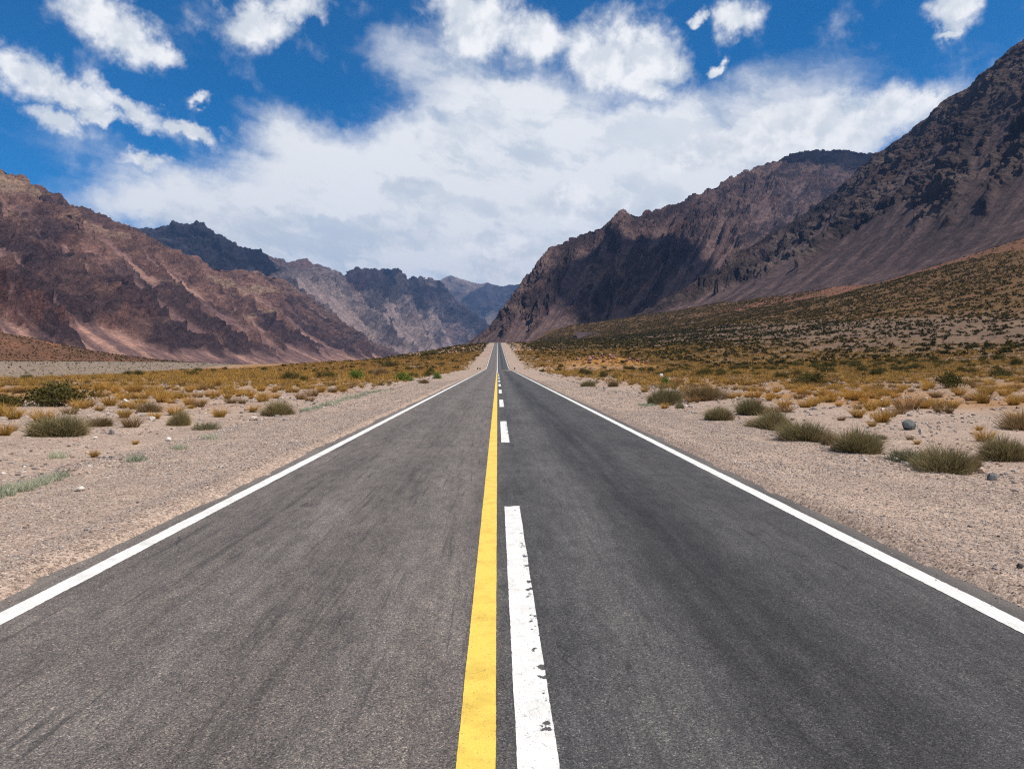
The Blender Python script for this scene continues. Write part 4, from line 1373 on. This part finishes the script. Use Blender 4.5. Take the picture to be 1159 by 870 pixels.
parts = []
for sgn, x0_, x1_ in ((-1, 3.75, 7.6), (1, 3.8, 8.2)):
    for n, ya, yb, sa_, sb_, bv, bf in ((44000, 3.5, 11, 0.008, 0.026, OCT_V, OCT_F), (1500, 3.5, 12, 0.02, 0.045, ICO_V, ICO_F), (30000, 11, 26, 0.016, 0.046, OCT_V, OCT_F), (7000, 26, 70, 0.03, 0.09, OCT_V, OCT_F)):
        u_ = rg.random(n)
        yy = ya + (yb - ya) * u_
        xx = rg.uniform(x0_, x1_, n)
        cl = sstep(-0.55, 0.25, fbm(xx / 0.8, yy / 2.5, 3, 241))
        k_ = rg.random(n) < 0.25 + 0.75 * cl
        xx, yy = xx[k_], yy[k_]
        parts.append(stones(sgn * xx, yy, sa_ + (sb_ - sa_) * rg.random(len(xx)) ** 2.5, bv, bf))
for sgn in (-1, 1):
    n = 2600
    yy = 3.2 + 22 * rg.random(n) ** 1.5
    xx = 3.80 - np.abs(rg.normal(0, 0.16, n)) + (0.05 if sgn > 0 else 0.0)
    pv_, pf_, pc_ = stones(sgn * xx, yy, 0.006 + 0.018 * rg.random(n) ** 2.5, OCT_V, OCT_F)
    lift = np.repeat(np.maximum(road_z(yy) + 0.002 - ground_z(sgn * xx, yy), 0), len(OCT_V))
    pv_[:, 2] += lift
    parts.append((pv_, pf_, pc_))
for sgn, wid in ((-1, 26), (1, 30)):
    for n, ya, yb, sa_, sb_ in ((13000, 7, 22, 0.02, 0.11), (8000, 22, 48, 0.04, 0.20), (2500, 48, 120, 0.08, 0.35)):
        yy = rg.uniform(ya, yb, n)
        xx = rg.uniform(6.6, wid, n)
        cl = sstep(-0.3, 0.35, fbm(xx / 2.2, yy / 3.5, 3, 251))
        k_ = (rg.random(n) < 0.12 + 0.88 * cl) & (np.abs(xx / yy) < 0.8)
        xx, yy = xx[k_], yy[k_]
        parts.append(stones(sgn * xx, yy, sa_ + (sb_ - sa_) * rg.random(len(xx)) ** 4, ICO_V, ICO_F))
v, f_, c_ = merge(parts)
gv = mesh_np('gravel', v, f_, m_stone, False, {'tone': c_})
tag(gv, 'loose gravel strewn over both shoulders and the flats', None, None, 'stuff')


def rock_mesh(name, sx_, sy_, sz_, tone, seed, nu=26, nv=16, flat=0.5):
    th, ph = np.meshgrid(np.linspace(0, 2 * np.pi, nu), np.linspace(-np.pi / 2, np.pi / 2, nv), indexing='ij')
    e = np.stack([np.cos(th) * np.cos(ph), np.sin(th) * np.cos(ph), np.sin(ph)], 2)
    r = np.ones_like(th)
    q = g(seed)
    for _ in range(12):                                   # cut facets off a ball
        nrm = q.normal(0, 1, 3)
        nrm /= np.linalg.norm(nrm)
        dcut = q.uniform(0.48, 0.82)
        dd = e @ nrm
        r = np.where(dd > 1e-3, np.minimum(r, dcut / np.maximum(dd, 1e-3)), r)
    r = r * (1 + 0.05 * perlin(e[..., 0] * 3 + seed, e[..., 1] * 3 + e[..., 2] * 2, seed))
    r[-1] = r[0]
    v = (e * r[..., None]) * np.array([sx_, sy_, sz_]) * 0.5
    col = np.tile(np.array(tone), (v.size // 3, 1)) * (1 + 0.15 * perlin(v[..., 0].ravel() * 5 / sx_, v[..., 2].ravel() * 5 / sz_ + seed, seed + 1))[:, None]
    return mesh_np(name, v.reshape(-1, 3), grid_faces(nu, nv), m_stone, False, {'tone': col}, mesh_only=True)


for k, (nm, px0, px1, yt, yb, tone, label, cat) in enumerate([
        ('boulder', 1021, 1039, 476, 487, (0.13, 0.145, 0.145), 'dark blue-grey boulder on the right flat below the largest golden tussock', 'boulder'),
        ('stone', 1039, 1045, 485, 492, (0.50, 0.47, 0.44), 'pale stone just right of the dark boulder on the right flat', 'stone'),
        ('stone', 910, 923, 491, 500, (0.60, 0.68, 0.60), 'white stone with a green tint at the foot of the right bush row', 'stone'),
        ('stone', 943, 954, 502, 508, (0.52, 0.49, 0.45), 'flat pale stone in front of the middle bush of the right row', 'stone'),
        ('stone', 1010, 1018, 520, 525, (0.56, 0.54, 0.50), 'small whitish stone at the foot of the brownish pale bush', 'stone'),
        ('stone', 1117, 1129, 535, 544, (0.16, 0.165, 0.165), 'dark grey stone on bare ground right of the nearest big bush', 'stone'),
        ('stone', 1105, 1116, 528, 536, (0.48, 0.36, 0.30), 'pinkish stone left of the dark grey stone by the nearest big bush', 'stone'),
        ('stone', 1150, 1159, 637, 643, (0.06, 0.058, 0.06), 'black stone on the right shoulder at the frame edge', 'stone'),
        ('stone', 156, 166, 445, 451, (0.22, 0.22, 0.22), 'dark stone with pale top beyond the brown bush on the left', 'stone'),
        ('stone', 137, 147, 450, 456, (0.60, 0.61, 0.60), 'whitish stone left of the dark stone on the left flat', 'stone'),
        ('stone', 187, 194, 495, 500, (0.66, 0.63, 0.59), 'white stone on the left gravel above the flat silvery weed', 'stone'),
        ('stone', 84, 98, 550, 556, (0.58, 0.53, 0.48), 'flat cream stone on the left shoulder right of the weed strip', 'stone'),
        ('stone', 745, 751, 423, 427, (0.72, 0.74, 0.76), 'white stone beside the bright green bush on the right', 'stone'),
        ('stone', 168, 176, 470, 475, (0.60, 0.57, 0.53), 'pale stone in front of the brown straw-topped bush on the left', 'stone'),
        ('stone', 122, 130, 485, 491, (0.20, 0.195, 0.20), 'grey stone on the gravel right of the wide grey-green bush', 'stone')]):
    x, y = at_pixel((px0 + px1) / 2, yb)
    w = (px1 - px0) / F_PX * y
    h = (yb - yt) / F_PX * y * 1.05
    y += 0.3 * w
    o = link(nm, rock_mesh(nm, w, w * 0.8, h * 1.35, tone, 500 + k), None, (x * y / (y - 0.3 * w), y, on_ground(x, y) + h * 0.36))
    o.rotation_euler = (0, 0, 0.4 * math.sin(k * 3.1))
    tag(o, label, cat)

# pinkish broken rocks along the mound beside the road
q = g(77)
pink_rocks = [rock_mesh('pink_rock', 1.0, 0.8, 0.75, (0.25, 0.14, 0.118), 540 + k) for k in range(4)]
for k in range(60):
    u_ = q.random()
    x, y = MOUND[0] - 4 + 15 * u_ + q.normal(0, 1.0), MOUND[1] - 4 + 4 * u_ + q.normal(0, 2.4)
    s = q.uniform(0.35, 1.0) ** 1.4 * 1.5
    o = link('pink_rock', pink_rocks[k % 4], None, (x, y, on_ground(x, y) + 0.12 * s))
    o.scale = (s, s, s * q.uniform(0.6, 1.1))
    o.rotation_euler = (q.uniform(-.3, .3), q.uniform(-.3, .3), q.uniform(0, 6.28))
    tag(o, 'pinkish broken rock on the ochre mound right of the road', 'rock', 'pinkish rocks on the roadside mound')

# a bleached stick at the end of the weed strip
x, y = at_pixel(76, 538)
sv, sf, scol = blades(g(9), np.array([[x - 0.11, y, on_ground(x, y) + 0.02], [x + 0.0, y, on_ground(x, y) + 0.035]]), np.array([[1.0, 0.25, 0.16], [0.7, -0.1, 0.6]]), np.array([0.26, 0.09]), np.array([0.028, 0.018]),
                      np.array([0.12, 0.0]), np.array([[0.06, 0.045, 0.04]] * 2), 4)
st = mesh_np('stick', np.concatenate([sv, sv + [0, 0.004, 0.016]]), np.concatenate([sf, sf[:, ::-1] + len(sv)]), m_wood, False, {'tone': np.concatenate([scol, scol])})
tag(st, 'dark crooked stick at the right end of the weed strip on the left', 'stick')

# stubby posts where the culvert passes below the road
m_post, t, out = material('weathered_dark_post')
gp = t.n('ShaderNodeTexCoord').outputs['Object']
principled(t, out, t.mix(t.rng(t.noise(gp, 14, 4), 0.4, 0.65), (0.030, 0.026, 0.024), (0.075, 0.065, 0.06)), 0.8, None, 0.2)
import bmesh


def post_mesh(w, d, h):
    bm = bmesh.new()
    bmesh.ops.create_cube(bm, size=1.0)
    for vtx in bm.verts:
        vtx.co.x *= w * (0.86 if vtx.co.z > 0 else 1.0)
        vtx.co.y *= d * (0.86 if vtx.co.z > 0 else 1.0)
        vtx.co.z = (vtx.co.z + 0.5) * h - 0.1
    bmesh.ops.bevel(bm, geom=list(bm.edges), offset=0.03, segments=2, affect='EDGES')
    me = bpy.data.meshes.new('post')
    bm.to_mesh(me)
    bm.free()
    me.materials.append(m_post)
    return me


pm = post_mesh(0.34, 0.34, 0.62)
for px, label in ((540.6, 'outer of the two dark stubby posts at the left shoulder'), (543.3, 'inner of the two dark stubby posts at the left shoulder'),
                  (582.6, 'dark stubby post at the right shoulder at the foot of the climb')):
    y = 196.0
    x = (px - VX) / F_PX * y
    o = link('marker_post', pm, None, (x, y, on_ground(x, y)))
    tag(o, label, 'post')
